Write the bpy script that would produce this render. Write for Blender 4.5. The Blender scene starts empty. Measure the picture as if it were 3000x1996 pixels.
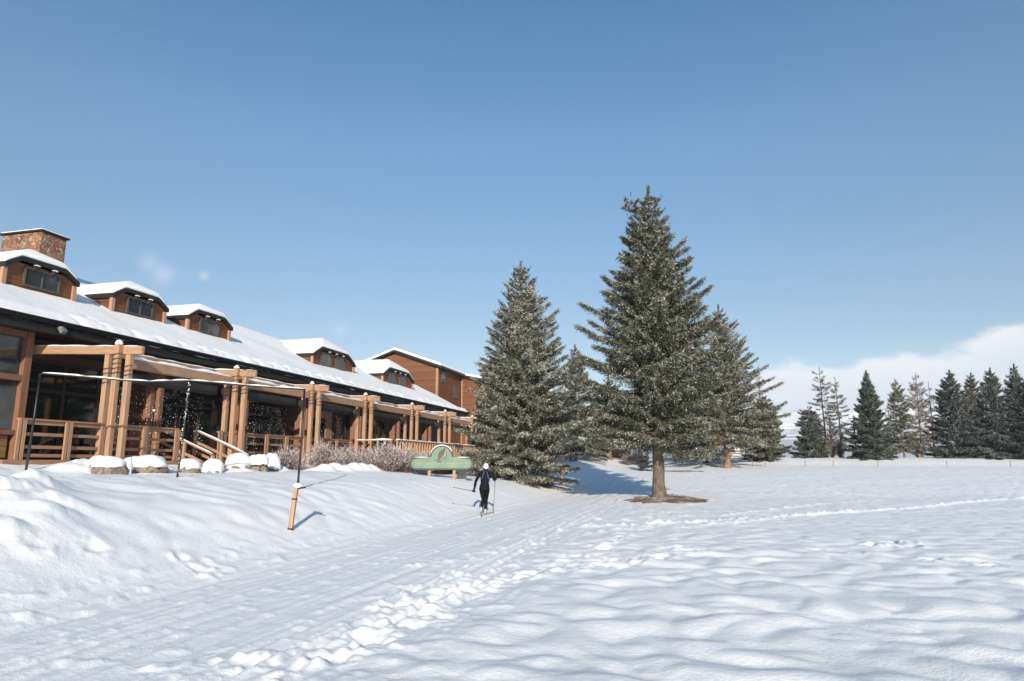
import bpy, math, random
import numpy as np
from mathutils import Vector, Matrix

random.seed(7)
RNG = np.random.default_rng(11)
scene = bpy.context.scene
col = scene.collection
rad = math.radians

# ------------------------------------------------------------------ camera frame
# The photograph: 3000 x 1996 px, 24 mm lens, eye 1.75 m above the field, pitched up 10.2 degrees.
FPX, CXP, CYP, EYE = 2000.0, 1500.0, 998.0, 1.75
TH = rad(10.23)
CT, ST = math.cos(TH), math.sin(TH)


def ray(px, py):
    v = CYP - py
    f = FPX * CT - v * ST
    return (px - CXP) / f, (v * CT + FPX * ST) / f     # sideways and upward per metre ahead


def at(px, py, d):
    a, b = ray(px, py)
    return Vector((a * d, d, EYE + b * d))


# lodge axes: U runs along the facade, N points out of it to the snow field
YAW = rad(15.0)
U = Vector((math.sin(YAW), math.cos(YAW), 0))
N = Vector((math.cos(YAW), -math.sin(YAW), 0))
Z = Vector((0, 0, 1))


def B(w, a, z):
    return Vector((a * N.x + w * U.x, a * N.y + w * U.y, z))


def on_n(px, py, a):
    s, t = ray(px, py)
    d = a / (N.x * s + N.y)
    return Vector((s * d, d, EYE + t * d))


# ------------------------------------------------------------------ noise and terrain
_perm = np.random.default_rng(3).permutation(512)
_perm = np.concatenate([_perm, _perm, _perm])
_ga = np.random.default_rng(4).uniform(0, 2 * np.pi, 512)
_gx, _gy = np.cos(_ga), np.sin(_ga)


def pn(x, y, seed=0):
    x = np.asarray(x, float) + seed * 17.31
    y = np.asarray(y, float) - seed * 9.77
    xi = np.floor(x).astype(int)
    yi = np.floor(y).astype(int)
    fx, fy = x - xi, y - yi
    u = fx * fx * fx * (fx * (fx * 6 - 15) + 10)
    v = fy * fy * fy * (fy * (fy * 6 - 15) + 10)

    def g(ix, iy, dx, dy):
        h = _perm[(_perm[ix & 511] + iy) & 511]
        return _gx[h] * dx + _gy[h] * dy
    a = g(xi, yi, fx, fy)
    b = g(xi + 1, yi, fx - 1, fy)
    c = g(xi, yi + 1, fx, fy - 1)
    d = g(xi + 1, yi + 1, fx - 1, fy - 1)
    return (a * (1 - u) + b * u) * (1 - v) + (c * (1 - u) + d * u) * v * 1.0


def sm(e0, e1, x):
    t = np.clip((x - e0) / (e1 - e0), 0, 1)
    return t * t * (3 - 2 * t)


def base_h(x, y):
    x = np.asarray(x, float)
    y = np.asarray(y, float)
    a = x * N.x + y * N.y
    t = np.clip(y - 35.0, 0, 42)
    field = 0.049 * (t - 1.5 * (1 - np.exp(-t / 1.5)))
    field = field + 0.42 * sm(66, 74, y)
    b = -a
    bank = 1.15 * sm(6.7, 11.0, b) + 0.30 * sm(10.6, 13.5, b) + 0.25 * sm(14.6, 16.6, b)
    bank = bank * (1 - 0.45 * sm(30, 44, y)) * (1 - 0.75 * sm(60, 85, y))
    # the shovelled heap at the left edge
    field = field + .22 * np.exp(-((x - 7.4) ** 2 + (y - 34.4) ** 2) / 2.7 ** 2)
    far = np.clip((y - 110) / 200.0, 0, 1)
    return field * (1 - 0.0 * far) + bank - 1.6 * far


# ---- tracks and trodden places, placed from where they meet the field
def flat_hit(px, py, z=0.0):
    s, t = ray(px, py)
    d = (z - EYE) / t
    return (s * d, d)


def ground_hit(px, py, lo=4.0, hi=110.0):
    s, t = ray(px, py)
    d = np.linspace(lo, hi, 4000)
    g = base_h(s * d, d)
    k = np.nonzero(EYE + t * d <= g)[0]
    dd = float(d[k[0]]) if len(k) else hi
    return Vector((s * dd, dd, float(base_h(s * dd, dd))))


def poly_pts(pts, step):
    out = []
    for (x0, y0), (x1, y1) in zip(pts[:-1], pts[1:]):
        L = math.hypot(x1 - x0, y1 - y0)
        n = max(1, int(L / step))
        for i in range(n):
            out.append((x0 + (x1 - x0) * i / n, y0 + (y1 - y0) * i / n, (x1 - x0) / L, (y1 - y0) / L))
    return out


def gpx(lst):
    return [tuple(ground_hit(px, py)[:2]) for px, py in lst]


PRINTS = []          # x, y, radius, depth, rim
rr = random.Random(5)


def prints(pts, gap, off, r, dep, rim, jit=0.2):
    for i, (x, y, tx, ty) in enumerate(poly_pts(pts, gap)):
        s = 1 if i % 2 else -1
        PRINTS.append((x - ty * off * s + rr.uniform(-jit, jit), y + tx * off * s + rr.uniform(-jit, jit),
                       r * rr.uniform(.75, 1.25), dep * rr.uniform(.6, 1.3), rim * rr.uniform(.5, 1.4)))


MAIN = gpx([(900, 1930), (1080, 1870), (1230, 1800), (1330, 1740), (1420, 1710), (1560, 1680), (1700, 1670), (1900, 1640), (2020, 1610)])
prints(MAIN, .62, .16, .17, .10, .07)
prints(gpx([(700, 1920), (860, 1880)]), .6, .12, .18, .05, .06)
prints(gpx([(1080, 1870), (1240, 1750), (1330, 1690), (1420, 1670)]), .5, .14, .17, .10, .10)
prints(gpx([(1560, 1680), (1760, 1620), (1830, 1570), (1900, 1530), (1960, 1500)]), .55, .16, .16, .08, .08)
prints(gpx([(1700, 1670), (1900, 1655), (2060, 1650)]), .7, .2, .15, .05, .07)
prints(gpx([(2540, 1605), (2600, 1606), (2700, 1590)]), .35, .12, .18, .10, .11)
prints(gpx([(2370, 1612), (2480, 1628), (2600, 1642)]), .6, .1, .14, .05, .05)
prints(gpx([(2760, 1645), (2850, 1660), (2930, 1670)]), .35, .13, .17, .10, .11)
prints(gpx([(300, 1600), (480, 1635), (520, 1660), (600, 1650)]), .5, .2, .17, .06, .10)
prints(gpx([(100, 1590), (250, 1600)]), .5, .2, .17, .04, .08)
prints(gpx([(2035, 1410), (2045, 1430), (1990, 1440), (1960, 1452)]), .9, .2, .22, .03, .10)
prints(gpx([(2960, 1410), (2980, 1440), (2990, 1470)]), .9, .25, .2, .08, .06)
BERM = []            # x, y, width, height
for pts, wd, ht in ((gpx([(1700, 1545), (1900, 1538), (2140, 1530), (2300, 1515), (2500, 1503), (2700, 1488), (2850, 1472), (3040, 1458)]), .16, .075),
                    (gpx([(1900, 1518), (2100, 1513), (2250, 1498), (2400, 1477), (2590, 1469)]), .14, .05),
                    (gpx([(2040, 1392), (2150, 1408), (2300, 1425), (2450, 1446), (2610, 1457)]), .18, .05),
                    (gpx([(2000, 1548), (2200, 1530), (2300, 1520)]), .2, .04),
                    (gpx([(1200, 1900), (1000, 1915), (750, 1960)]), .13, .02),
                    (gpx([(520, 1960), (420, 1965), (340, 1975)]), .10, .045),
                    (gpx([(650, 1935), (760, 1930), (860, 1905)]), .10, .05),
                    (gpx([(1200, 1660), (1300, 1648), (1400, 1640)]), .12, .04)):
    for x, y, tx, ty in poly_pts(pts, .12):
        BERM.append((x + rr.uniform(-.03, .03), y + rr.uniform(-.05, .05), wd * rr.uniform(.8, 1.2), ht * rr.uniform(.5, 1.2)))
HEAP = []
for px, py, d, r, h in ((20, 1420, 11.8, .75, .46), (95, 1425, 12.4, .55, .52), (60, 1450, 11.2, .7, .30), (170, 1455, 11.6, .45, .30),
                        (130, 1470, 11.0, .4, .26), (190, 1475, 11.2, .3, .16), (-60, 1430, 11.6, .8, .5), (100, 1490, 10.6, .3, .14), (0, 1500, 9.9, .3, .25)):
    s, _ = ray(px, py)
    HEAP.append((s * d, d, r, h))

for px, a_, r, h in ((925, -13.9, .40, .26), (950, -13.6, .45, .42), (978, -13.8, .5, .50), (1005, -13.5, .42, .36), (1030, -13.8, .5, .48), (1058, -13.6, .42, .50), (1085, -13.4, .40, .40), (1108, -13.5, .35, .24),
                     (815, -15.2, .4, .30), (700, -14.9, .5, .18), (250, -15.6, .55, .42), (215, -15.5, .6, .30), (340, -15.6, .5, .2), (470, -15.4, .5, .22)):
    q = on_n(px, 1384, a_)
    HEAP.append((q.x, q.y, r, h))


def full_h(x, y):
    """height of the snow with its mounds, groomed trail, tracks and footprints"""
    x = np.asarray(x, float)
    y = np.asarray(y, float)
    h = base_h(x, y)
    a = x * N.x + y * N.y
    w = x * U.x + y * U.y
    d = np.hypot(x, y)
    wob = .7 * pn(w * .22, a * .3, 5)
    # wind mounds right of the groomed trail and on the bank
    right = sm(-3.4 + 0, -2.2, a + wob)
    left = sm(7.3, 8.6, -a + wob)
    near = 1 - .80 * sm(11, 24, d)
    wx = x + .35 * pn(x * .7, y * .7, 1)
    wy = y + .35 * pn(x * .7, y * .7, 2)
    n1 = pn(wx * .95, wy * 1.0, 3)
    n1b = pn(wx * 1.5 + 7, wy * 1.55, 6)
    n2 = pn(wx * 2.4, wy * 2.6, 4)
    puff = np.sqrt(n1 * n1 + .0022) * .135 + np.sqrt(n1b * n1b + .003) * .075 + n2 * .014 + .03 * pn(wx * .35, wy * .4, 8)
    puff2 = np.sqrt(n1 * n1 + .006) * .12 + np.sqrt(n1b * n1b + .006) * .06 + .06 * pn(wx * .45, wy * .7, 9)
    far_und = .05 * pn(x * .16, y * .3, 12) + .012 * pn(x * .6, y * 1.3, 13)
    h = h + right * (1.05 * near * puff + (1 - near) * .4 * puff + far_und * sm(12, 25, d) + .010 * (1 - near) * n2)
    h = h + left * (.75 * puff2 * (1 - .6 * sm(18, 30, d)))
    # groomed trail
    tr = (1 - right) * (1 - left) * (1 - sm(45, 60, w))
    fine = .026 * pn(a * 3.1, w * .10, 20) + .020 * pn(a * 7.0, w * .16, 21) + .012 * pn(a * 14, w * .30, 22) + .008 * pn(x * 3.5, y * 3.5, 23)
    gr = np.random.default_rng(9)
    for k in range(34):
        ak = gr.uniform(-7.2, -3.0)
        wk = .25 * pn(w * .08 + k * 3.1, np.full_like(w, k * 1.7), 60)
        on_ = sm(-.12, .10, pn(w * .10 + k * 5.3, np.full_like(w, k * 2.9), 61))
        gw = gr.uniform(.035, .07)
        fine = fine + on_ * gr.uniform(.010, .026) * (-np.exp(-((a - ak - wk) / gw) ** 2) + .7 * np.exp(-((a - ak - wk - 1.9 * gw) / gw) ** 2))
    lump = np.maximum(0, pn(x * 2.6, y * 2.6, 24) - .22) * .10 + np.maximum(0, pn(x * 6, y * 6, 25) - .25) * .05
    edge = np.exp(-((a + 3.3 + wob) / .9) ** 2) + .8 * np.exp(-((a + 7.6 + wob) / .7) ** 2)
    trod = sm(9, 20, w) * np.exp(-((a + 2.2) / 2.6) ** 2)
    h = h + tr * (fine + .6 * lump) + (edge * .9 + trod) * (lump * .9 + .012 * pn(x * 5, y * 5, 27)) * (1 - sm(40, 60, d))
    idx_all = np.arange(x.size).reshape(x.shape)
    hf, xf, yf = h.ravel(), x.ravel(), y.ravel()
    cl = pn(xf * 7, yf * 7, 30)
    for (cx, cy, r, dep, rim) in PRINTS:
        m = np.nonzero((np.abs(xf - cx) < 3 * r) & (np.abs(yf - cy) < 3 * r))[0]
        if len(m):
            q = np.hypot(xf[m] - cx, yf[m] - cy) / r
            hf[m] += -.8 * dep * np.exp(-q * q * 1.6) + .32 * rim * np.exp(-((q - 1.3) / .55) ** 2) * (.55 + 1.5 * cl[m])
    for (cx, cy, r, ht) in BERM:
        m = np.nonzero((np.abs(xf - cx) < 3 * r) & (np.abs(yf - cy) < 3 * r))[0]
        if len(m):
            q = np.hypot(xf[m] - cx, yf[m] - cy) / r
            hf[m] += ht * np.exp(-q * q) * .75 * (.7 + 1.1 * cl[m])
    seg = poly_pts(MAIN, .30)
    m = np.nonzero((np.abs(xf) < 8) & (yf > 4) & (yf < 17))[0]
    if len(m):
        best = np.full(len(m), 9.0)
        for (cx, cy, _a, _b) in seg:
            best = np.minimum(best, np.hypot(xf[m] - cx, yf[m] - cy))
        k = np.exp(-(best / .42) ** 4)
        rough = np.abs(pn(xf[m] * 2.1, yf[m] * 2.1, 36)) * .17 + pn(xf[m] * 4.3, yf[m] * 4.3, 37) * .05 + pn(xf[m] * 9, yf[m] * 9, 38) * .03
        hf[m] += k * (rough - .035) * (.35 + .9 * np.clip(.5 + pn(xf[m] * .9, yf[m] * .9, 39) * 2, 0, 1))
    heap = np.zeros_like(hf)
    for (cx, cy, r, ht) in HEAP:
        m = np.nonzero((np.abs(xf - cx) < 3 * r) & (np.abs(yf - cy) < 3 * r))[0]
        if len(m):
            q = np.hypot(xf[m] - cx, yf[m] - cy) / r
            heap[m] = np.maximum(heap[m], .72 * ht * np.exp(-q ** 2.6) * (.9 + .14 * cl[m] + .3 * pn(xf[m] * 2.2, yf[m] * 2.2, 33)))
    hf += heap
    return hf.reshape(x.shape)


def gz(x, y):
    return float(full_h(np.array([x]), np.array([y]))[0])


# ------------------------------------------------------------------ node helpers
def new_mat(name):
    m = bpy.data.materials.new(name)
    m.use_nodes = True
    nt = m.node_tree
    nt.nodes.clear()
    out = nt.nodes.new('ShaderNodeOutputMaterial')
    bs = nt.nodes.new('ShaderNodeBsdfPrincipled')
    nt.links.new(bs.outputs[0], out.inputs[0])
    return m, nt, bs


def nd(nt, t, **kw):
    n = nt.nodes.new(t)
    for k, v in kw.items():
        if k.startswith('i_'):
            n.inputs[k[2:].replace('_', ' ')].default_value = v
        else:
            setattr(n, k, v)
    return n


def c4(c):
    return (c[0], c[1], c[2], 1)


def mixc(nt, fac, a, b):
    m = nt.nodes.new('ShaderNodeMix')
    m.data_type = 'RGBA'
    for sock, v in ((0, fac), (6, a), (7, b)):
        if hasattr(v, 'node'):
            nt.links.new(v, m.inputs[sock])
        else:
            m.inputs[sock].default_value = v if sock == 0 else c4(v)
    return m.outputs[2]


def pos(nt, scale=(1, 1, 1), rotz=0.0):
    g = nt.nodes.new('ShaderNodeNewGeometry')
    mp = nt.nodes.new('ShaderNodeMapping')
    mp.vector_type = 'TEXTURE' if False else 'POINT'
    mp.inputs['Scale'].default_value = scale
    mp.inputs['Rotation'].default_value = (0, 0, rotz)
    nt.links.new(g.outputs['Position'], mp.inputs['Vector'])
    return mp.outputs[0]


def noise(nt, vec, scale, detail=4, rough=.55):
    n = nd(nt, 'ShaderNodeTexNoise', i_Scale=scale, i_Detail=detail, i_Roughness=rough)
    nt.links.new(vec, n.inputs['Vector'])
    return n.outputs[0]


def ramp(nt, fac, stops):
    r = nt.nodes.new('ShaderNodeValToRGB')
    el = r.color_ramp.elements
    while len(el) > 1:
        el.remove(el[-1])
    el[0].position = stops[0][0]
    el[0].color = c4(stops[0][1])
    for p, c in stops[1:]:
        e = el.new(p)
        e.color = c4(c)
    nt.links.new(fac, r.inputs[0])
    return r.outputs[0]


def bump(nt, bs, h, strength, dist):
    b = nd(nt, 'ShaderNodeBump', i_Strength=strength, i_Distance=dist)
    nt.links.new(h, b.inputs['Height'])
    nt.links.new(b.outputs[0], bs.inputs['Normal'])


def math_(nt, op, a, b=None, clamp=False):
    m = nt.nodes.new('ShaderNodeMath')
    m.operation = op
    m.use_clamp = clamp
    for i, v in enumerate((a, b)):
        if v is None:
            continue
        if hasattr(v, 'node'):
            nt.links.new(v, m.inputs[i])
        else:
            m.inputs[i].default_value = v
    return m.outputs[0]


def mat_plain(name, c, rough=.6, var=.25, scale=6, metal=0, spec=.5, bumpd=0.0, stretch=(1, 1, 1), rotz=0):
    m, nt, bs = new_mat(name)
    p = pos(nt, stretch, rotz)
    n = noise(nt, p, scale, 5)
    lo = tuple(v * (1 - var) for v in c)
    hi = tuple(min(1, v * (1 + var)) for v in c)
    nt.links.new(ramp(nt, n, [(.25, lo), (.75, hi)]), bs.inputs['Base Color'])
    bs.inputs['Roughness'].default_value = rough
    bs.inputs['Metallic'].default_value = metal
    bs.inputs['Specular IOR Level'].default_value = spec
    if bumpd:
        bump(nt, bs, n, .6, bumpd)
    return m


M = {}


def mat_snow(name, fine=.012, tint=(.885, .876, .868)):
    m, nt, bs = new_mat(name)
    p = pos(nt)
    n1 = noise(nt, p, 3.0, 6, .6)
    n2 = noise(nt, p, 38.0, 4, .65)
    n3 = noise(nt, p, 11.0, 8, .7)
    nt.links.new(ramp(nt, n1, [(.3, tuple(v * .975 for v in tint)), (.7, tint)]), bs.inputs['Base Color'])
    h = math_(nt, 'ADD', math_(nt, 'MULTIPLY', n3, 1.3), math_(nt, 'MULTIPLY', n2, .6))
    bump(nt, bs, h, .75, fine)
    bs.inputs['Roughness'].default_value = .62
    bs.inputs['Specular IOR Level'].default_value = .25
    return m


M['snow'] = mat_snow('field_snow', .016)
M['roof_snow'] = mat_snow('settled_snow', .02)


def mat_wood(name, c, var=.3, rotz=0.0, vertical=True, rough=.62):
    m, nt, bs = new_mat(name)
    p = pos(nt, (9, 9, .55) if vertical else (1, 1, 9), 0)
    n = noise(nt, p, 2.2, 6, .62)
    n2 = noise(nt, pos(nt), 1.3, 3)
    g = ramp(nt, n, [(.28, tuple(v * (1 - var) for v in c)), (.72, tuple(v * (1 + var) for v in c))])
    grey = tuple(.55 * v + .10 for v in c)
    nt.links.new(mixc(nt, math_(nt, 'MULTIPLY', n2, .35), g, grey), bs.inputs['Base Color'])
    bump(nt, bs, n, .4, .006)
    bs.inputs['Roughness'].default_value = rough
    return m


M['cedar'] = mat_wood('cedar_timber', (.38, .218, .122), .36)
M['cedar_rail'] = mat_wood('cedar_rail_board', (.33, .172, .092), vertical=False)
M['cedar_beam'] = mat_wood('cedar_beam_board', (.37, .21, .118), vertical=False)
M['column'] = mat_wood('red_brown_column', (.21, .090, .044))


def mat_siding(name, c, pitch=.16, var=.35):
    """lapped horizontal boards: a saw-tooth in height gives each board its lip"""
    m, nt, bs = new_mat(name)
    g = nt.nodes.new('ShaderNodeNewGeometry')
    sx = nt.nodes.new('ShaderNodeSeparateXYZ')
    nt.links.new(g.outputs['Position'], sx.inputs[0])
    zz = math_(nt, 'DIVIDE', sx.outputs[2], pitch)
    fr = math_(nt, 'FRACT', zz)
    fl = math_(nt, 'FLOOR', zz)
    cmb = nt.nodes.new('ShaderNodeCombineXYZ')
    nt.links.new(fl, cmb.inputs[2])
    wn = nt.nodes.new('ShaderNodeTexWhiteNoise')
    wn.noise_dimensions = '3D'
    nt.links.new(cmb.outputs[0], wn.inputs['Vector'])
    n = noise(nt, pos(nt, (1.2, 1.2, 14)), 1.6, 5)
    v = math_(nt, 'ADD', math_(nt, 'MULTIPLY', n, .75), math_(nt, 'MULTIPLY', wn.outputs[0], .35))
    cc = ramp(nt, v, [(.2, tuple(k * (1 - var) for k in c)), (.8, tuple(k * (1 + var) for k in c))])
    gap = math_(nt, 'LESS_THAN', fr, .09)
    nt.links.new(mixc(nt, math_(nt, 'MULTIPLY', gap, .75), cc, tuple(k * .25 for k in c)), bs.inputs['Base Color'])
    bump(nt, bs, fr, .9, .03)
    bs.inputs['Roughness'].default_value = .6
    return m


M['siding'] = mat_siding('stained_lap_siding', (.145, .052, .018))
M['siding2'] = mat_siding('annex_lap_siding', (.165, .062, .024), .2)
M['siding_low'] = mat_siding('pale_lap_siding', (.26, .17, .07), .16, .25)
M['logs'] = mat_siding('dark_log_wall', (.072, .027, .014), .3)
M['trim'] = mat_plain('dark_trim_paint', (.020, .018, .017), .6, .25, 4, spec=.25)
M['black'] = mat_plain('black_gutter_metal', (.006, .006, .007), .5, .2, 5, spec=.25)
M['soffit'] = mat_plain('soffit_boards', (.030, .014, .009), .7, .3, 5)
M['frame'] = mat_plain('window_frame_paint', (.085, .072, .055), .5, .15, 6)
M['awning'] = mat_plain('charcoal_awning_cloth', (.020, .021, .024), .7, .35, 3, bumpd=.01)
M['pipe'] = mat_plain('black_painted_pipe', (.009, .009, .010), .4, .3, 20)
M['cable'] = mat_plain('black_cable', (.012, .012, .012), .5, .1, 9)
M['glassbulb'] = mat_plain('frosted_bulb', (.75, .76, .78), .3, .1, 20)
M['grey'] = mat_plain('galvanised_grey', (.32, .33, .35), .45, .2, 12, metal=.6)
M['concrete'] = mat_plain('grey_concrete', (.30, .28, .26), .85, .25, 8, bumpd=.01)


def mat_glass(name, c=(.010, .013, .013), rough=.04):
    m, nt, bs = new_mat(name)
    n = noise(nt, pos(nt), .9, 2)
    nt.links.new(ramp(nt, n, [(.3, tuple(v * .5 for v in c)), (.7, tuple(v * 1.6 for v in c))]), bs.inputs['Base Color'])
    bs.inputs['Roughness'].default_value = rough
    bs.inputs['Specular IOR Level'].default_value = .55
    b = noise(nt, pos(nt), 1.1, 1)
    bump(nt, bs, b, .05, .03)
    return m


M['glass'] = mat_glass('dark_window_glass')
M['glass_hi'] = mat_glass('grey_window_glass', (.05, .058, .058), .06)


def mat_stone(name, scale=4.5, cols=None):
    m, nt, bs = new_mat(name)
    p = pos(nt)
    w = noise(nt, p, 3.0, 3)
    vm = nt.nodes.new('ShaderNodeVectorMath')
    vm.operation = 'MULTIPLY_ADD'
    cw = nt.nodes.new('ShaderNodeTexNoise')
    cw.inputs['Scale'].default_value = 3.5
    nt.links.new(p, cw.inputs['Vector'])
    nt.links.new(cw.outputs[1], vm.inputs[0])
    vm.inputs[1].default_value = (.22, .22, .22)
    nt.links.new(p, vm.inputs[2])
    v1 = nt.nodes.new('ShaderNodeTexVoronoi')
    v1.inputs['Scale'].default_value = scale
    nt.links.new(vm.outputs[0], v1.inputs['Vector'])
    v2 = nt.nodes.new('ShaderNodeTexVoronoi')
    v2.feature = 'DISTANCE_TO_EDGE'
    v2.inputs['Scale'].default_value = scale
    nt.links.new(vm.outputs[0], v2.inputs['Vector'])
    sp = nt.nodes.new('ShaderNodeSeparateColor')
    nt.links.new(v1.outputs['Color'], sp.inputs[0])
    cols = cols or [(0, (.13, .055, .035)), (.3, (.27, .12, .06)), (.5, (.33, .16, .09)), (.7, (.22, .13, .09)), (.88, (.42, .29, .19)), (1, (.16, .13, .11))]
    cc = ramp(nt, sp.outputs[0], cols)
    mort = math_(nt, 'LESS_THAN', v2.outputs[0], .055)
    nt.links.new(mixc(nt, math_(nt, 'MULTIPLY', mort, .8), cc, (.10, .07, .055)), bs.inputs['Base Color'])
    hh = math_(nt, 'MINIMUM', v2.outputs[0], .22)
    bump(nt, bs, math_(nt, 'ADD', hh, math_(nt, 'MULTIPLY', w, .1)), 1, .12)
    bs.inputs['Roughness'].default_value = .8
    return m


M['stone'] = mat_stone('chimney_fieldstone', 6.5)
M['foundation'] = mat_stone('foundation_fieldstone', 3.5, [(0, (.035, .02, .015)), (.5, (.10, .05, .03)), (1, (.14, .09, .06))])
M['boulder'] = mat_plain('granite_boulder', (.20, .165, .125), .85, .75, 11, bumpd=.09)


def mat_bark(name, c):
    m, nt, bs = new_mat(name)
    n = noise(nt, pos(nt, (1, 1, .22)), 16, 6, .65)
    n2 = noise(nt, pos(nt), 3, 3)
    v = math_(nt, 'ADD', math_(nt, 'MULTIPLY', n, .7), math_(nt, 'MULTIPLY', n2, .3))
    nt.links.new(ramp(nt, v, [(.32, tuple(k * .28 for k in c)), (.5, c), (.68, tuple(k * 1.9 for k in c))]), bs.inputs['Base Color'])
    bump(nt, bs, n, 1, .08)
    bs.inputs['Roughness'].default_value = .9
    return m


M['bark'] = mat_bark('spruce_bark', (.15, .115, .088))
M['bark_or'] = mat_bark('pine_bark', (.24, .15, .09))
M['bark_dark'] = mat_bark('dark_bark', (.055, .042, .036))


def mat_needles(name, dark, light, frost):
    """needles; the vertex colour holds how much frost clings to each spray (red) and its own shade (green)"""
    m, nt, bs = new_mat(name)
    at_ = nd(nt, 'ShaderNodeVertexColor', layer_name='spray')
    sp = nt.nodes.new('ShaderNodeSeparateColor')
    nt.links.new(at_.outputs[0], sp.inputs[0])
    g = mixc(nt, sp.outputs[1], dark, light)
    nt.links.new(mixc(nt, sp.outputs[0], g, frost), bs.inputs['Base Color'])
    bs.inputs['Roughness'].default_value = .75
    bs.inputs['Specular IOR Level'].default_value = .2
    return m


M['needle'] = mat_needles('spruce_needles', (.014, .019, .009), (.074, .078, .036), (.58, .57, .52))
M['needle_blue'] = mat_needles('blue_spruce_needles', (.020, .032, .026), (.065, .086, .066), (.58, .60, .60))
M['needle_dark'] = mat_needles('dark_fir_needles', (.020, .029, .025), (.052, .066, .054), (.50, .52, .54))
M['needle_bare'] = mat_needles('bare_larch_twigs', (.060, .050, .045), (.12, .105, .09), (.46, .45, .45))
M['twig_red'] = mat_needles('reddish_twigs', (.085, .042, .036), (.20, .12, .10), (.60, .56, .56))
M['twig_rust'] = mat_needles('rusty_larch_twigs', (.10, .062, .045), (.20, .14, .105), (.48, .44, .42))


def mat_litter():
    m, nt, bs = new_mat('fallen_needles')
    p = pos(nt)
    n = noise(nt, p, 9, 6, .7)
    n2 = noise(nt, p, 1.1, 3)
    v = math_(nt, 'ADD', math_(nt, 'MULTIPLY', n, .6), math_(nt, 'MULTIPLY', n2, .5))
    nt.links.new(ramp(nt, v, [(.38, (.09, .05, .025)), (.52, (.19, .115, .06)), (.585, (.26, .19, .14)), (.64, (.62, .60, .58))]), bs.inputs['Base Color'])
    bump(nt, bs, n, 1, .04)
    bs.inputs['Roughness'].default_value = .9
    return m


M['litter'] = mat_litter()


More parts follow.
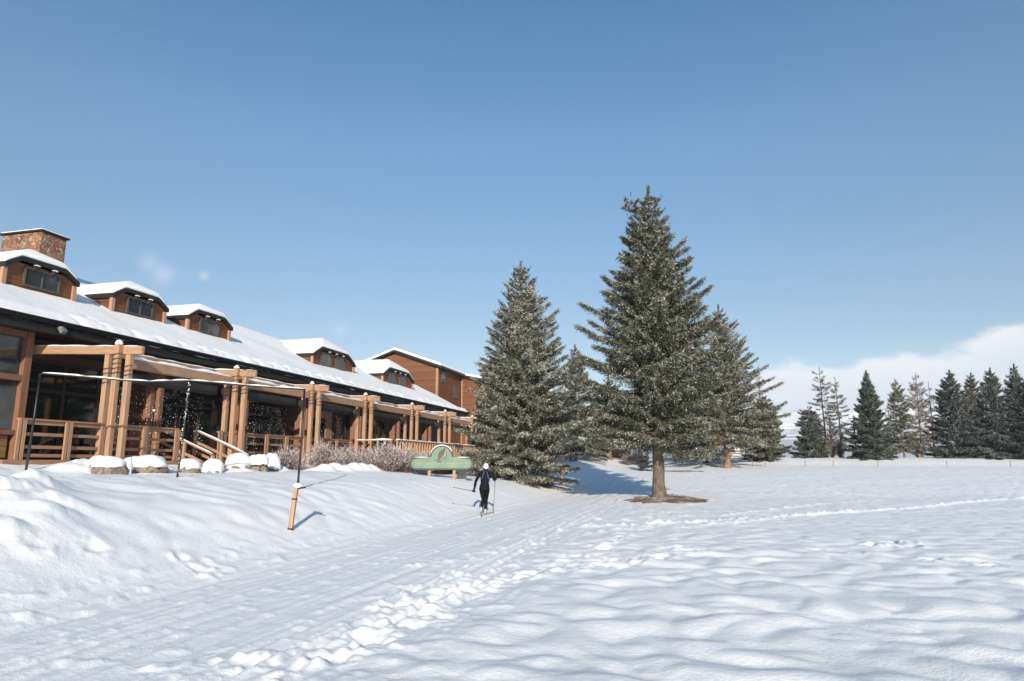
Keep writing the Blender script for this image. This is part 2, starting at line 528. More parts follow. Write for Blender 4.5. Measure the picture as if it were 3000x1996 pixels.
# ------------------------------------------------------------------ mesh builder
class MB:
    def __init__(s):
        s.v, s.f = [], []

    def add(s, vs, fs):
        o = len(s.v)
        s.v += [Vector(q) for q in vs]
        s.f += [tuple(i + o for i in f) for f in fs]
        return s

    def hexa(s, c):
        return s.add(c, [(0, 3, 2, 1), (4, 5, 6, 7), (0, 1, 5, 4), (1, 2, 6, 5), (2, 3, 7, 6), (3, 0, 4, 7)])

    def bbox(s, w0, w1, a0, a1, z0, z1):
        """a box in lodge axes"""
        return s.hexa([B(w0, a0, z0), B(w1, a0, z0), B(w1, a1, z0), B(w0, a1, z0),
                       B(w0, a0, z1), B(w1, a0, z1), B(w1, a1, z1), B(w0, a1, z1)])

    def beam(s, p, q, wd, ht, up=Z):
        """a squared timber from p to q"""
        p, q = Vector(p), Vector(q)
        t = (q - p).normalized()
        sd = t.cross(up)
        if sd.length < 1e-4:
            sd = t.cross(Vector((0, 1, 0)))
        sd.normalize()
        u2 = sd.cross(t).normalized()
        a, b = sd * (wd / 2), u2 * (ht / 2)
        return s.hexa([p - a - b, p + a - b, p + a + b, p - a + b, q - a - b, q + a - b, q + a + b, q - a + b])

    def tube(s, pts, r, n=8, caps=True):
        pts = [Vector(p) for p in pts]
        rs = r if isinstance(r, (list, tuple)) else [r] * len(pts)
        o = len(s.v)
        ref = None
        for i, p in enumerate(pts):
            t = (pts[min(i + 1, len(pts) - 1)] - pts[max(i - 1, 0)]).normalized()
            if ref is None:
                ref = t.orthogonal().normalized()
            ref = (ref - t * ref.dot(t)).normalized()
            b = t.cross(ref)
            for k in range(n):
                an = 2 * math.pi * k / n
                s.v.append(p + (ref * math.cos(an) + b * math.sin(an)) * rs[i])
        for i in range(len(pts) - 1):
            for k in range(n):
                k2 = (k + 1) % n
                s.f.append((o + i * n + k, o + i * n + k2, o + (i + 1) * n + k2, o + (i + 1) * n + k))
        if caps:
            s.f.append(tuple(o + k for k in reversed(range(n))))
            e = o + (len(pts) - 1) * n
            s.f.append(tuple(e + k for k in range(n)))
        return s

    def prism(s, poly, ext):
        ext = Vector(ext)
        n = len(poly)
        vs = [Vector(p) for p in poly] + [Vector(p) + ext for p in poly]
        fs = [tuple(reversed(range(n))), tuple(range(n, 2 * n))]
        for i in range(n):
            j = (i + 1) % n
            fs.append((i, j, n + j, n + i))
        return s.add(vs, fs)

    def ball(s, c, r, sc=(1, 1, 1), nu=12, nv=8, wob=0, seed=0):
        c = Vector(c)
        rg = random.Random(seed)
        vs, fs = [], []
        for j in range(nv + 1):
            th = math.pi * j / nv
            for i in range(nu):
                ph = 2 * math.pi * i / nu
                k = r * (1 + rg.uniform(-wob, wob))
                vs.append(c + Vector((k * sc[0] * math.sin(th) * math.cos(ph), k * sc[1] * math.sin(th) * math.sin(ph), k * sc[2] * math.cos(th))))
        for j in range(nv):
            for i in range(nu):
                i2 = (i + 1) % nu
                fs.append((j * nu + i, (j + 1) * nu + i, (j + 1) * nu + i2, j * nu + i2))
        return s.add(vs, fs)

    def strip(s, p, q, wd, ht, seed=0, gap=0.0, step=.18):
        """a lumpy ridge of settled snow lying along p-q"""
        p, q = Vector(p), Vector(q)
        t = (q - p)
        L = t.length
        t.normalize()
        sd = t.cross(Z).normalized()
        n = max(3, int(L / step))
        prof = [(-.5, 0), (-.46, .55), (-.22, .95), (.1, 1.0), (.42, .65), (.5, 0)]
        o = len(s.v)
        for i in range(n + 1):
            f = i / n
            k = .62 + .8 * float(pn(np.array([f * L * 1.1 + seed * 3.3]), np.array([seed * 1.7]), 40)[0]) + .35 * float(pn(np.array([f * L * 4 + seed]), np.array([2.2]), 41)[0])
            k = max(gap, k) * min(1, min(i, n - i) / 1.5 + .25)
            for (x, z) in prof:
                s.v.append(p + t * (f * L) + sd * (x * wd) + Z * (z * ht * max(k, .06) - .004))
        m = len(prof)
        for i in range(n):
            for k in range(m):
                k2 = (k + 1) % m
                s.f.append((o + i * m + k, o + (i + 1) * m + k, o + (i + 1) * m + k2, o + i * m + k2))
        s.f.append(tuple(o + k for k in range(m)))
        s.f.append(tuple(o + n * m + k for k in reversed(range(m))))
        return s


def root_loc(o):
    v = Vector((0, 0, 0))
    while o is not None:
        v = v + o.location
        o = o.parent
    return v


def obj(name, mb, mat, parent=None, smooth=False, loc=None, label=None):
    """links the builder's shape as ONE mesh object; the shape is given in world coordinates"""
    org = root_loc(parent) if parent is not None else (Vector(loc) if loc is not None else Vector((0, 0, 0)))
    me = bpy.data.meshes.new(name)
    me.from_pydata([tuple(v - org) for v in mb.v], [], mb.f)
    me.validate()
    if smooth:
        me.polygons.foreach_set('use_smooth', [True] * len(me.polygons))
    me.materials.append(M[mat] if isinstance(mat, str) else mat)
    o = bpy.data.objects.new(name, me)
    col.objects.link(o)
    if parent is not None:
        o.parent = parent
    elif loc is not None:
        o.location = loc
    if label:
        o['label'] = label
    return o


def bevel(o, wd, seg=2):
    m = o.modifiers.new('Bevel', 'BEVEL')
    m.width = wd
    m.segments = seg
    m.limit_method = 'ANGLE'
    m.angle_limit = rad(35)
    return o


def tag(o, label, cat, group=None, kind=None):
    o['label'] = label
    o['category'] = cat
    if group:
        o['group'] = group
    if kind:
        o['kind'] = kind
    return o


def thing(name, label, cat, loc, group=None):
    o = bpy.data.objects.new(name, None)
    o.empty_display_size = .2
    col.objects.link(o)
    o.location = loc
    return tag(o, label, cat, group)


def struct(o):
    o['kind'] = 'structure'
    return o


def copy_tree(o, parent=None):
    c = o.copy()
    col.objects.link(c)
    c.parent = parent
    for ch in [k for k in bpy.data.objects if k.parent == o]:
        copy_tree(ch, c)
    return c


def np_mesh(name, verts, faces_n, idx, mat, colors=None, smooth=False):
    """mesh straight from arrays: verts (n,3), every face with faces_n corners, idx flat"""
    me = bpy.data.meshes.new(name)
    nf = len(idx) // faces_n
    me.vertices.add(len(verts))
    me.vertices.foreach_set('co', np.asarray(verts, np.float32).ravel())
    me.loops.add(len(idx))
    me.loops.foreach_set('vertex_index', np.asarray(idx, np.int32))
    me.polygons.add(nf)
    me.polygons.foreach_set('loop_start', np.arange(0, len(idx), faces_n, dtype=np.int32))
    if smooth:
        me.polygons.foreach_set('use_smooth', np.ones(nf, bool))
    me.update(calc_edges=True)
    if colors is not None:
        at_ = me.color_attributes.new('spray', 'FLOAT_COLOR', 'POINT')
        at_.data.foreach_set('color', np.asarray(colors, np.float32).ravel())
    me.materials.append(M[mat])
    return me


# ------------------------------------------------------------------ snow field
def snow_field():
    r1 = 2.2 * np.exp(np.arange(0, 680) * .00595)            # 2.2 m to about 124 m
    r2 = r1[-1] * np.exp(np.arange(1, 36) * .105)             # out to the mountains
    r = np.concatenate([[.6, 1.3], r1, r2])
    half = 43.0
    fine = np.arange(-half, half + .001, .112)
    coarse = np.concatenate([np.arange(half + 1.5, 180, 3.0)])
    an = np.radians(np.concatenate([-coarse[::-1], fine, coarse]))
    nr, na = len(r), len(an)
    R, A = np.meshgrid(r, an, indexing='ij')
    X, Y = R * np.sin(A), R * np.cos(A)
    H = full_h(X, Y)
    v = np.stack([X, Y, H], -1).reshape(-1, 3)
    i = np.arange(nr - 1)[:, None] * na + np.arange(na - 1)[None, :]
    q = np.stack([i, i + 1, i + na + 1, i + na], -1)
    # close the ring behind the camera
    j = np.arange(nr - 1) * na
    q2 = np.stack([j + na - 1, j, j + na, j + na + na - 1], -1)
    idx = np.concatenate([q.reshape(-1, 4), q2])[:, ::-1].ravel()
    # centre cap
    me = np_mesh('snow_field', v, 4, idx, 'snow', smooth=True)
    o = bpy.data.objects.new('snow_ground', me)
    col.objects.link(o)
    return struct(o)


snow_field()


# ------------------------------------------------------------------ conifers
def unit(a):
    return a / np.maximum(1e-9, np.linalg.norm(a, axis=-1, keepdims=True))


def spruce(seed, H, R, cb, nblade, bl=.15, bw=.035, whorl=.36, per=7, prof=.85, frost=.3, up=(-.30, .55), hang=.55,
           wood=True, round_=.55, twig=.5, fork=0.0, tipup=.25, kf=0.0, pf=.8):
    """returns (crown vertices, colours, branch builder). Sprays of needles sit on side twigs along curved limbs."""
    g = np.random.default_rng(seed)
    hs, n = [], int((H * .965 - cb) / whorl)
    for i in range(n):
        h = cb + (i + .5) * whorl
        k = per if h < H * .85 else max(3, per // 2)
        a0 = g.uniform(0, 6.28)
        for j in range(k):
            hs.append((h + g.uniform(-.5, .5) * whorl, a0 + 6.283 * j / k + g.uniform(-.3, .3)))
    hs = np.array(hs)
    h, az = hs[:, 0], hs[:, 1]
    t = np.clip((h - cb) / (H - cb), 0, 1)
    lob = 1 + .16 * np.sin(az * 2 + seed) + .10 * np.sin(az * 3 + seed * 2 + t * 5)
    pr = np.minimum(1, ((1 - t) / kf)) ** pf if kf else (1 - t) ** prof
    L = R * np.minimum(1, round_ + t * 3.2) * pr * (1 - .58 * g.uniform(0, 1, len(h)) ** 1.6) * 1.08 * lob
    longb = g.uniform(0, 1, len(h)) < .08
    L = np.where(longb, L * 1.16, L) + .05 + .09 * (1 - t)
    p0 = up[0] + (up[1] - up[0]) * t ** .8 + g.normal(0, .17, len(h))
    if fork:
        pass
    hang_b = hang * (1 - .6 * t)
    D = np.stack([np.cos(az), np.sin(az)], -1)

    def path(b, s):
        x = L[b] * s
        zz = h[b] + L[b] * (p0[b] * s + (tipup - .5 * p0[b] * 0) * s * s * (0.4 + .6 * t[b]))
        return np.stack([D[b, 0] * x, D[b, 1] * x, zz], -1)
    wts = L ** 1.25
    wts = wts / wts.sum()
    b = g.choice(len(h), nblade, p=wts)
    s = g.uniform(0, 1, nblade) ** .62
    s = .10 + .92 * s
    side = np.where(g.uniform(0, 1, nblade) < .5, -1.0, 1.0)
    # gather blades in twigs: quantise position along the limb
    nq = np.maximum(3, (L[b] / .13)).astype(int)
    s = (np.floor(s * nq) + g.uniform(.3, .7, nblade)) / nq
    tl = twig * np.minimum(1.25, .12 + L[b] / 2.0) * (1.2 - .9 * s) * g.uniform(.5, 1.15, nblade)
    rr_ = g.uniform(0, 1, nblade) ** .8
    tang = np.stack([D[b, 0], D[b, 1], p0[b] + .4 * s], -1)
    latv = np.stack([-D[b, 1], D[b, 0], np.zeros(nblade)], -1) * side[:, None]
    down = np.stack([np.zeros(nblade), np.zeros(nblade), -np.ones(nblade)], -1)
    hk = hang_b[b] * (.5 + g.uniform(0, 1, nblade))
    td = unit(tang * .65 + latv * g.uniform(.35, 1.0, nblade)[:, None] + down * hk[:, None])
    p = path(b, s) + td * (tl * rr_)[:, None] + g.normal(0, .018, (nblade, 3)) * (1 + L[b] * .3)[:, None]
    bd = unit(td * .75 + g.normal(0, .62, (nblade, 3)) + np.array([0, 0, .10]))
    ln = bl * g.uniform(.6, 1.25, nblade)
    wd = bw * g.uniform(.7, 1.3, nblade)
    sv = unit(np.cross(bd, g.normal(0, 1, (nblade, 3))))
    # leading shoots at the top
    # a thin leader above the last whorl
    nl = int(nblade * .003) + 20
    zl_ = H * .9 + (H * 1.0 - H * .9) * g.uniform(0, 1, nl)
    p[:nl] = np.stack([g.normal(0, .03, nl), g.normal(0, .03, nl), zl_], -1)
    bd[:nl] = unit(np.stack([g.normal(0, .5, nl), g.normal(0, .5, nl), np.full(nl, .9)], -1))
    v = np.empty((nblade, 3, 3))
    v[:, 0] = p - sv * (wd / 2)[:, None]
    v[:, 1] = p + sv * (wd / 2)[:, None]
    v[:, 2] = p + bd * ln[:, None]
    base = .5 + .5 * pn(p[:, 0] * .9 + p[:, 2] * .6, p[:, 1] * .9 + p[:, 2] * .8, seed % 19) * 2
    cid = (b * 8191 + np.floor(s * nq).astype(int) * 131 + (side > 0) * 17) % 9973
    ctab = g.uniform(0, 1, 9973)
    ctone = g.uniform(0, 1, 9973)[cid]
    cl = ctab[cid]
    fr = np.clip(frost * (.25 + 1.1 * s * base) * 1.1 + g.normal(0, .16, nblade) + .28 * frost * rr_, 0, 1) * (g.uniform(0, 1, nblade) < .45 + .5 * frost) * np.where(cl < .30 + .45 * frost, 1.35, .38)
    fr = np.clip(fr, 0, 1)
    br_n = len(h)
    tone = np.clip(g.uniform(0, 1, br_n)[b] * .35 + ctone * .5 + g.uniform(-.1, .3, nblade), 0, 1)
    c = np.zeros((nblade, 3, 4))
    c[..., 0] = fr[:, None] * np.array([.8, .8, 1.0])
    c[..., 1] = tone[:, None]
    c[..., 3] = 1
    wd_mb = MB()
    if wood:
        for i in range(br_n):
            if L[i] < .25:
                continue
            ii = np.array([i, i, i, i])
            pp = path(ii, np.array([0, .35, .7, 1.0]))
            rb = max(.008, .011 * L[i] + .004)
            wd_mb.tube([tuple(q) for q in pp], [rb, rb * .75, rb * .5, rb * .2], 4, caps=False)
    return v.reshape(-1, 3), c.reshape(-1, 4), wd_mb


def crown_mesh(name, v, c, mat):
    return np_mesh(name, v, 3, np.arange(len(v), dtype=np.int32), mat, c)


def place_tree(name, label, cat, p, H, R, cb, nblade, trunk_r, needle='needle', bark='bark', group=None, lean=0.0, seed=1, extra_tops=(), **kw):
    """p is the foot of the trunk in the world"""
    root = thing(name, label, cat, p, group)
    v, c, wd = spruce(seed, H, R, cb, nblade, **kw)
    for (dx, dy, hh, h0, r0, nb) in extra_tops:
        v2, c2, w2 = spruce(seed + 5, hh, r0, h0, nb, **dict(kw, up=(.5, .7), per=5))
        v2 = v2 + np.array([dx, dy, 0]) * np.clip((v2[:, 2:3] - h0) / .8, 0, 1)
        v, c = np.concatenate([v, v2]), np.concatenate([c, c2])
    if lean:
        v[:, 0] += lean * v[:, 2]
    me = crown_mesh('crown', v, c, needle)
    o = bpy.data.objects.new('crown', me)
    col.objects.link(o)
    o.parent = root
    mb = MB()
    rg = random.Random(seed)
    n = 16
    pts, rs = [], []
    for i in range(n + 1):
        f = i / n
        z = -.25 + (H + .15) * f ** 1.35
        jit = trunk_r * .10 * (0 if f < .08 else 1)
        pts.append(Vector((lean * max(0, z) + rg.uniform(-jit, jit), rg.uniform(-jit, jit), z)) + p)
        flare = 1 + .45 * math.exp(-max(0, z) / .22)
        rs.append(max(.012, trunk_r * flare * (1 - max(0, z) / H) ** .8))
    mb.tube(pts, rs, 12)
    for q in wd.v:
        q.x += lean * q.z
        q += p
    mb.add(wd.v, wd.f)
    obj('trunk', mb, bark, root, smooth=True)
    return root


# ------------------------------------------------------------------ the lodge
A_PERG, A_COL, A_WALL, A_EAVE, A_RIDGE = -16.4, -20.2, -20.6, -18.8, -26.5
Z_EAVE, Z_RIDGE = 6.06, 9.95
SL = (Z_RIDGE - Z_EAVE) / (A_EAVE - A_RIDGE)
W0, W1 = 7.0, 55.7
DECK = 1.85
BAYS = [16.3, 21.7, 26.9, 32.0, 38.0, 43.6, 49.4]


def roofz(a):
    return Z_EAVE + SL * (A_EAVE - a)


lodge = thing('timber_lodge', 'long timber lodge with snow-covered roof, five dormers and a stone chimney', 'lodge', B(30, -22, 1.6))

# walls: a front wall behind the porch, the projecting glazed bay at the near end, the far gable
mb = MB()
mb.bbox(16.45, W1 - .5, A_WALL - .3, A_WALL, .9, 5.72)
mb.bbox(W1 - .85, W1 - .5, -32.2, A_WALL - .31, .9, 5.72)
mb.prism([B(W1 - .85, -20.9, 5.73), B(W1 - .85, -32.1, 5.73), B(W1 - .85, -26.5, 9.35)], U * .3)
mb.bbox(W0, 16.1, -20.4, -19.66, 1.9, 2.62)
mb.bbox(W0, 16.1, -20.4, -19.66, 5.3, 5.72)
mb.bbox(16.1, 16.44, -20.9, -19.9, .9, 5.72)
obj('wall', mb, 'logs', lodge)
mb = MB()
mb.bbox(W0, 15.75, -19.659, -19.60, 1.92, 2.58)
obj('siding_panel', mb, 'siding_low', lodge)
mb = MB()
mb.bbox(W0, 19.2, -20.2, -16.75, .7, 1.58)
obj('foundation', mb, 'foundation', lodge)
# glazed bay
win = MB()
for w in (15.98, 14.3, 12.6):
    win.beam(B(w, -19.55, 1.75), B(w, -19.55, 5.75), .19, .22, U)
win.beam(B(W0, -19.56, 4.28), B(15.85, -19.56, 4.28), .16, .17)
win.beam(B(W0, -19.56, 5.62), B(15.85, -19.56, 5.62), .16, .2)
win.beam(B(W0, -19.56, 2.66), B(15.85, -19.56, 2.66), .16, .14)
win = obj('bay_window', win, 'column', lodge)
mb = MB()
mb.bbox(W0, 15.9, -19.66, -19.63, 2.7, 5.55)
obj('pane', mb, 'glass_hi', win)

# deck and its rim boards
mb = MB()
mb.bbox(13.2, 19.3, A_WALL, -16.55, DECK - .15, DECK)
mb.bbox(19.3, 21.25, A_WALL, -17.9, DECK - .15, DECK)
mb.bbox(21.25, 31.4, A_WALL, -16.55, DECK - .15, DECK)
mb.bbox(31.4, 54.5, A_WALL, -14.3, DECK - .15, DECK)
obj('deck', mb, 'cedar_rail', lodge)
mb = MB()
mb.bbox(13.2, 19.3, -16.54, -16.49, DECK - .36, DECK - .005)
mb.bbox(21.25, 31.3, -16.54, -16.49, DECK - .36, DECK - .005)
mb.bbox(31.3, 54.5, -14.29, -14.24, DECK - .36, DECK - .005)
obj('rim_board', mb, 'cedar_rail', lodge)
mb = MB()
mb.bbox(31.45, 54.4, -20.5, -14.6, .6, DECK - .16)
mb.bbox(19.25, 31.4, -20.5, -17.2, .6, DECK - .16)
obj('deck_base', mb, 'foundation', lodge)
mb = MB()
for i in range(4):
    mb.bbox(19.42, 21.15, -17.9 + i * .3, -17.6 + i * .3, 1.0, DECK - .01 - .17 * (i + 1))
obj('step_flight', mb, 'cedar_rail', lodge)

# roof: boards, gutter, soffit, and the snow that lies on it
mb = MB()
th = .16
prof = [(A_EAVE - .02, Z_EAVE - .05), (A_RIDGE, Z_RIDGE - .28), (2 * A_RIDGE - A_EAVE, Z_EAVE - .05), (2 * A_RIDGE - A_EAVE, Z_EAVE - .05 - th), (A_RIDGE, Z_RIDGE - .28 - th), (A_EAVE - .02, Z_EAVE - .05 - th)]
mb.prism([B(W0, a, z) for a, z in prof], U * (W1 - W0))
obj('roof', mb, 'trim', lodge)
mb = MB()
mb.prism([B(W0, A_EAVE, Z_EAVE - .005), B(W0, A_EAVE + .13, Z_EAVE - .0), B(W0, A_EAVE + .15, Z_EAVE - .05), B(W0, A_EAVE + .11, Z_EAVE - .15), B(W0, A_EAVE, Z_EAVE - .17)], U * (W1 - W0 + .05))
obj('gutter', mb, 'black', lodge)
mb = MB()
mb.bbox(W0, W1, A_EAVE - .06, A_EAVE - .005, Z_EAVE - .42, Z_EAVE - .21)
obj('fascia', mb, 'trim', lodge)
mb = MB()
mb.bbox(W0, W1 - .3, A_WALL - .2, A_EAVE - .07, Z_EAVE - .36, Z_EAVE - .30)
obj('soffit', mb, 'soffit', lodge)


def grid(fn, nu, nv):
    mb = MB()
    for i in range(nu + 1):
        for j in range(nv + 1):
            mb.v.append(fn(i / nu, j / nv))
    for i in range(nu):
        for j in range(nv):
            k = i * (nv + 1) + j
            mb.f.append((k, k + nv + 1, k + nv + 2, k + 1))
    return mb


DIMP = []
rg = random.Random(3)
w = 17.2
while w < 54:
    DIMP.append((w, rg.uniform(.32, .7), rg.uniform(.4, 1.4)))
    w += rg.choice([.42, .95, 1.0, 1.15, 1.3]) * (1 if w < 36 else 1.3)


def roof_snow(u, v):
    # v: 0 at the gutter, .5 on the ridge, 1 at the far eave; the edge rolls over the gutter
    w = W0 + (W1 - W0 + .05) * u
    f = v * 2 if v <= .5 else (1 - v) * 2
    f = f ** 1.25
    lip = .07 * float(pn(np.array([w * .9]), np.array([3.3]), 52)[0]) + .04 * float(pn(np.array([w * 3.1]), np.array([7.3]), 53)[0])
    a = A_EAVE + .05 + lip * max(0, 1 - f * 8) - (A_EAVE + .05 - A_RIDGE) * f
    z = roofz(a) + .06 - .20 * math.exp(-f / .012) - (.05 if f > .985 else 0)
    s = (A_EAVE - a)
    z += .09 * float(pn(np.array([w * .35]), np.array([a * .5]), 50)[0]) * min(1, f * 20) + .02 * float(pn(np.array([w * 1.5]), np.array([a * 1.5]), 51)[0]) * min(1, f * 14)
    if v <= .5:
        # a thicker roll of slid snow along the eave, broken by snow-guard hollows
        roll = .13 * math.exp(-((s - .38) / .26) ** 2) * min(1, f * 24)
        for (dw, ds, k) in DIMP:
            if abs(w - dw) < .5:
                roll -= .20 * k * math.exp(-((w - dw) / .15) ** 2 - ((s - ds) / .24) ** 2)
        z += roll
        aa = a
    else:
        aa = 2 * A_RIDGE - a
    return B(w, aa, z)


obj('roof_snow', grid(roof_snow, 900, 52), 'roof_snow', lodge, smooth=True)
mb = MB()
mb.prism([B(W1 + .051, A_EAVE - .3, Z_EAVE + .0), B(W1 + .051, A_RIDGE, Z_RIDGE - .0), B(W1 + .051, 2 * A_RIDGE - A_EAVE + .3, Z_EAVE), B(W1 + .051, 2 * A_RIDGE - A_EAVE + .3, Z_EAVE - .15), B(W1 + .051, A_RIDGE, Z_RIDGE - .3), B(W1 + .051, A_EAVE - .3, Z_EAVE - .15)], U * .02)
obj('roof_snow', mb, 'roof_snow', lodge)

# porch columns against the wall (three timbers each), one per bay
for w in BAYS[1:]:
    mb = MB()
    for (dw, da) in ((0, -.26), (-.16, 0), (0, .26)):
        mb.beam(B(w + dw, A_COL + da + .18, DECK), B(w + dw, A_COL + da + .18, 5.69), .19, .19, U)
    obj('column', mb, 'column', lodge)
mb = MB()
mb.beam(B(16.35, A_COL + .1, 5.5), B(55, A_COL + .1, 5.5), .22, .3)
obj('header_beam', mb, 'soffit', lodge)


def window(name, w0, w1, z0, z1, a, parent, npan, glass='glass', fr='frame', fw=.07, transom=None):
    f = MB()
    f.bbox(w0 - fw, w1 + fw, a, a + .06, z0 - fw, z0)
    f.bbox(w0 - fw, w1 + fw, a, a + .06, z1, z1 + fw)
    for i in range(npan + 1):
        x = w0 + (w1 - w0) * i / npan
        f.bbox(x - fw / 2 - (fw / 2 if i == 0 else 0), x + fw / 2 + (fw / 2 if i == npan else 0), a + .001, a + .058, z0, z1)
    if transom:
        f.bbox(w0, w1, a + .002, a + .05, transom - fw / 2, transom + fw / 2)
    o = obj(name, f, fr, parent)
    for i in range(npan):
        g = MB()
        x0, x1 = w0 + (w1 - w0) * i / npan + fw / 2 + .002, w0 + (w1 - w0) * (i + 1) / npan - fw / 2 - .002
        g.bbox(x0, x1, a + .012, a + .028, z0 + .002, z1 - .002)
        obj('pane', g, glass, o)
    return o


# porch front
for k in range(3):
    window('window', [16.9, 22.3, 27.5][k], [21.0, 26.2, 31.3][k], 2.0, 5.0, A_WALL + .005, lodge, 3, 'glass', 'soffit', .12, 4.1)
mb = MB()
mb.bbox(32.5, 33.9, A_WALL + .004, A_WALL + .08, DECK, 5.2)
mb.bbox(35.3, 37.4, A_WALL + .004, A_WALL + .08, DECK, 5.2)
mb.bbox(33.9, 35.3, A_WALL + .004, A_WALL + .08, 4.3, 5.2)
obj('entrance_wall', mb, 'cedar', lodge)
mb = MB()
mb.bbox(33.95, 35.25, A_WALL + .003, A_WALL + .05, DECK, 4.25)
d = obj('door', mb, 'glass', lodge)
mb = MB()
mb.tube([B(34.1, A_WALL + .11, 2.75), B(34.1, A_WALL + .11, 3.2)], .02, 8)
obj('handle', mb, 'grey', d)
window('window', 36.1, 37.9, 2.6, 4.6, A_WALL + .085, lodge, 2, 'glass', 'soffit', .1)
window('window', 38.6, 43.1, 2.35, 4.6, A_WALL + .005, lodge, 4, 'glass', 'frame', .09, 4.0)
window('window', 44.2, 48.8, 2.35, 4.6, A_WALL + .005, lodge, 4, 'glass', 'frame', .09)
window('window', 50.2, 51.4, 2.6, 4.4, A_WALL + .005, lodge, 1, 'glass', 'frame', .09)

# wall lantern and floodlight
mb = MB()
p = on_n(455, 1203, -19.83)
for dx in (-.055, .055):
    mb.ball(p + U * dx, .05, (1, 1, 1.3), 8, 6)
lamp = obj('wall_lantern', mb, 'glassbulb', lodge, smooth=True)
mb = MB()
mb.beam(p + Z * .06 - U * .13, p + Z * .06 + U * .13, .05, .04)
mb.beam(p + Z * .08, p + Z * .08 - N * .12, .05, .05)
obj('bracket', mb, 'black', lamp)
mb = MB()
p = on_n(178, 962, A_EAVE + .03)
mb.ball(p - U * .02, .10, (1.3, 1, .6), 12, 8)
mb.beam(p + N * .04 - Z * .02, p + N * .16 - Z * .14, .16, .13)
fl = obj('floodlight', mb, 'grey', lodge)
mb = MB()
mb.beam(p - N * .02 + Z * .03, p - N * .02 - Z * .2, .04, .04)
obj('bracket', mb, 'black', fl)

# chimney
cw0, cw1, ca0, ca1, cz = 20.4, 21.55, -27.05, -25.0, 10.93
mb = MB()
mb.bbox(cw0, cw1, ca0, ca1, 8.0, cz)
ch = bevel(obj('chimney', mb, 'stone', lodge), .03, 2)
mb = MB()
mb.bbox(cw0 - .08, cw1 + .08, ca0 - .08, ca1 + .08, cz + .002, cz + .07)
obj('cap', mb, 'trim', ch)
mb = MB()
mb.bbox(cw0 - .04, cw1 + .04, ca0 - .04, ca1 + .04, cz + .072, cz + .13)
bevel(obj('snow_cap', mb, 'roof_snow', ch), .03)


# dormers
def dormer(w0, w1, hs, ht, zr, wins, npan, glass):
    af = -21.86
    z0 = roofz(af)
    o_, fo = .11, .17
    Wd = w1 - w0
    run = .175 * Wd
    ze, zt = z0 + hs, z0 + ht
    wc = (w0 + w1) / 2
    body = MB()
    front = [B(w0, af, z0 - .5), B(w1, af, z0 - .5), B(w1, af, ze - .02), B(w1 - run, af, zt - .06), B(w0 + run, af, zt - .06), B(w0, af, ze - .02)]
    body.prism(front, -N * 4.2)
    wall = obj('dormer', body, 'siding', lodge)
    for w in (w0, w1):
        s = -1 if w == w0 else 1
        tr = MB()
        tr.beam(B(w + s * .012, af + .012, z0 - .3), B(w + s * .012, af + .012, ze - .12), .14, .14, U)
        obj('corner_board', tr, 'cedar', wall)

    def abk(z):
        return A_EAVE - (z - Z_EAVE) / SL - .4
    # roof facets: two slopes, a clipped (half-hip) front, all as one shell with a dark edge
    fa = af + fo
    zl = ze - .10

    def shell(dz, inset, top):
        e = o_ - inset
        f = fa - inset
        P = [B(w0 - e, f, zl + dz), B(w0 + run, f, zt + dz), B(w1 - run, f, zt + dz), B(w1 + e, f, zl + dz),
             B(wc, af - (.58 if Wd < 4 else .86), zr + dz), B(wc, abk(zr + dz), zr + dz),
             B(w0 - e, abk(zl) - .2, zl + dz), B(w1 + e, abk(zl) - .2, zl + dz),
             B(w0 + run, abk(zt) - .2, zt + dz), B(w1 - run, abk(zt) - .2, zt + dz)]
        return P
    F = [(1, 2, 4), (0, 1, 8, 6), (1, 4, 5, 8), (2, 3, 7, 9), (4, 2, 9, 5)]

    def thick(lo, hi):
        n = len(lo)
        m = MB()
        fs = [f for f in F] + [tuple(n + i for i in reversed(f)) for f in F]
        for (i, j) in ((0, 1), (1, 2), (2, 3), (3, 7), (6, 0)):
            fs.append((j, i, n + i, n + j))
        m.add(hi + lo, fs)
        return m
    r = obj('dormer_roof', thick(shell(-.02, 0, False), shell(.13, 0, True)), 'trim', wall)
    n = MB()
    lo, hi = shell(.132, .02, True), shell(.36, .07, True)
    # snow thins at the edges
    sn = obj('dormer_snow', thick(lo, hi), 'roof_snow', wall)
    md = sn.modifiers.new('Bevel', 'BEVEL')
    md.width = .12
    md.segments = 4
    md.limit_method = 'ANGLE'
    md.angle_limit = rad(20)
    sn.data.polygons.foreach_set('use_smooth', [True] * len(sn.data.polygons))
    # outriggers under the flat edge, with a cap of snow each
    for k in range(2 if Wd < 4 else 3):
        w = w0 + run + (Wd - 2 * run) * ((k + .5) / (2 if Wd < 4 else 3) * .8 + .1)
        b = MB()
        b.beam(B(w, af - .1, zt - .2), B(w, fa + .05, zt - .14), .09, .14)
        br = obj('outrigger', b, 'soffit', wall)
        b = MB()
        b.strip(B(w - .1, fa + .04, zt - .07), B(w + .1, fa + .04, zt - .07), .1, .07, k, .5, .05)
        obj('snow_cap', b, 'roof_snow', wall)
    for (a0, a1) in wins:
        window('window', w0 + Wd * a0, w0 + Wd * a1, z0 + (.16 if Wd < 4 else .08), z0 + (.72 if Wd < 4 else .80), af + .005, wall, npan, glass, 'frame', .05)
    return wall


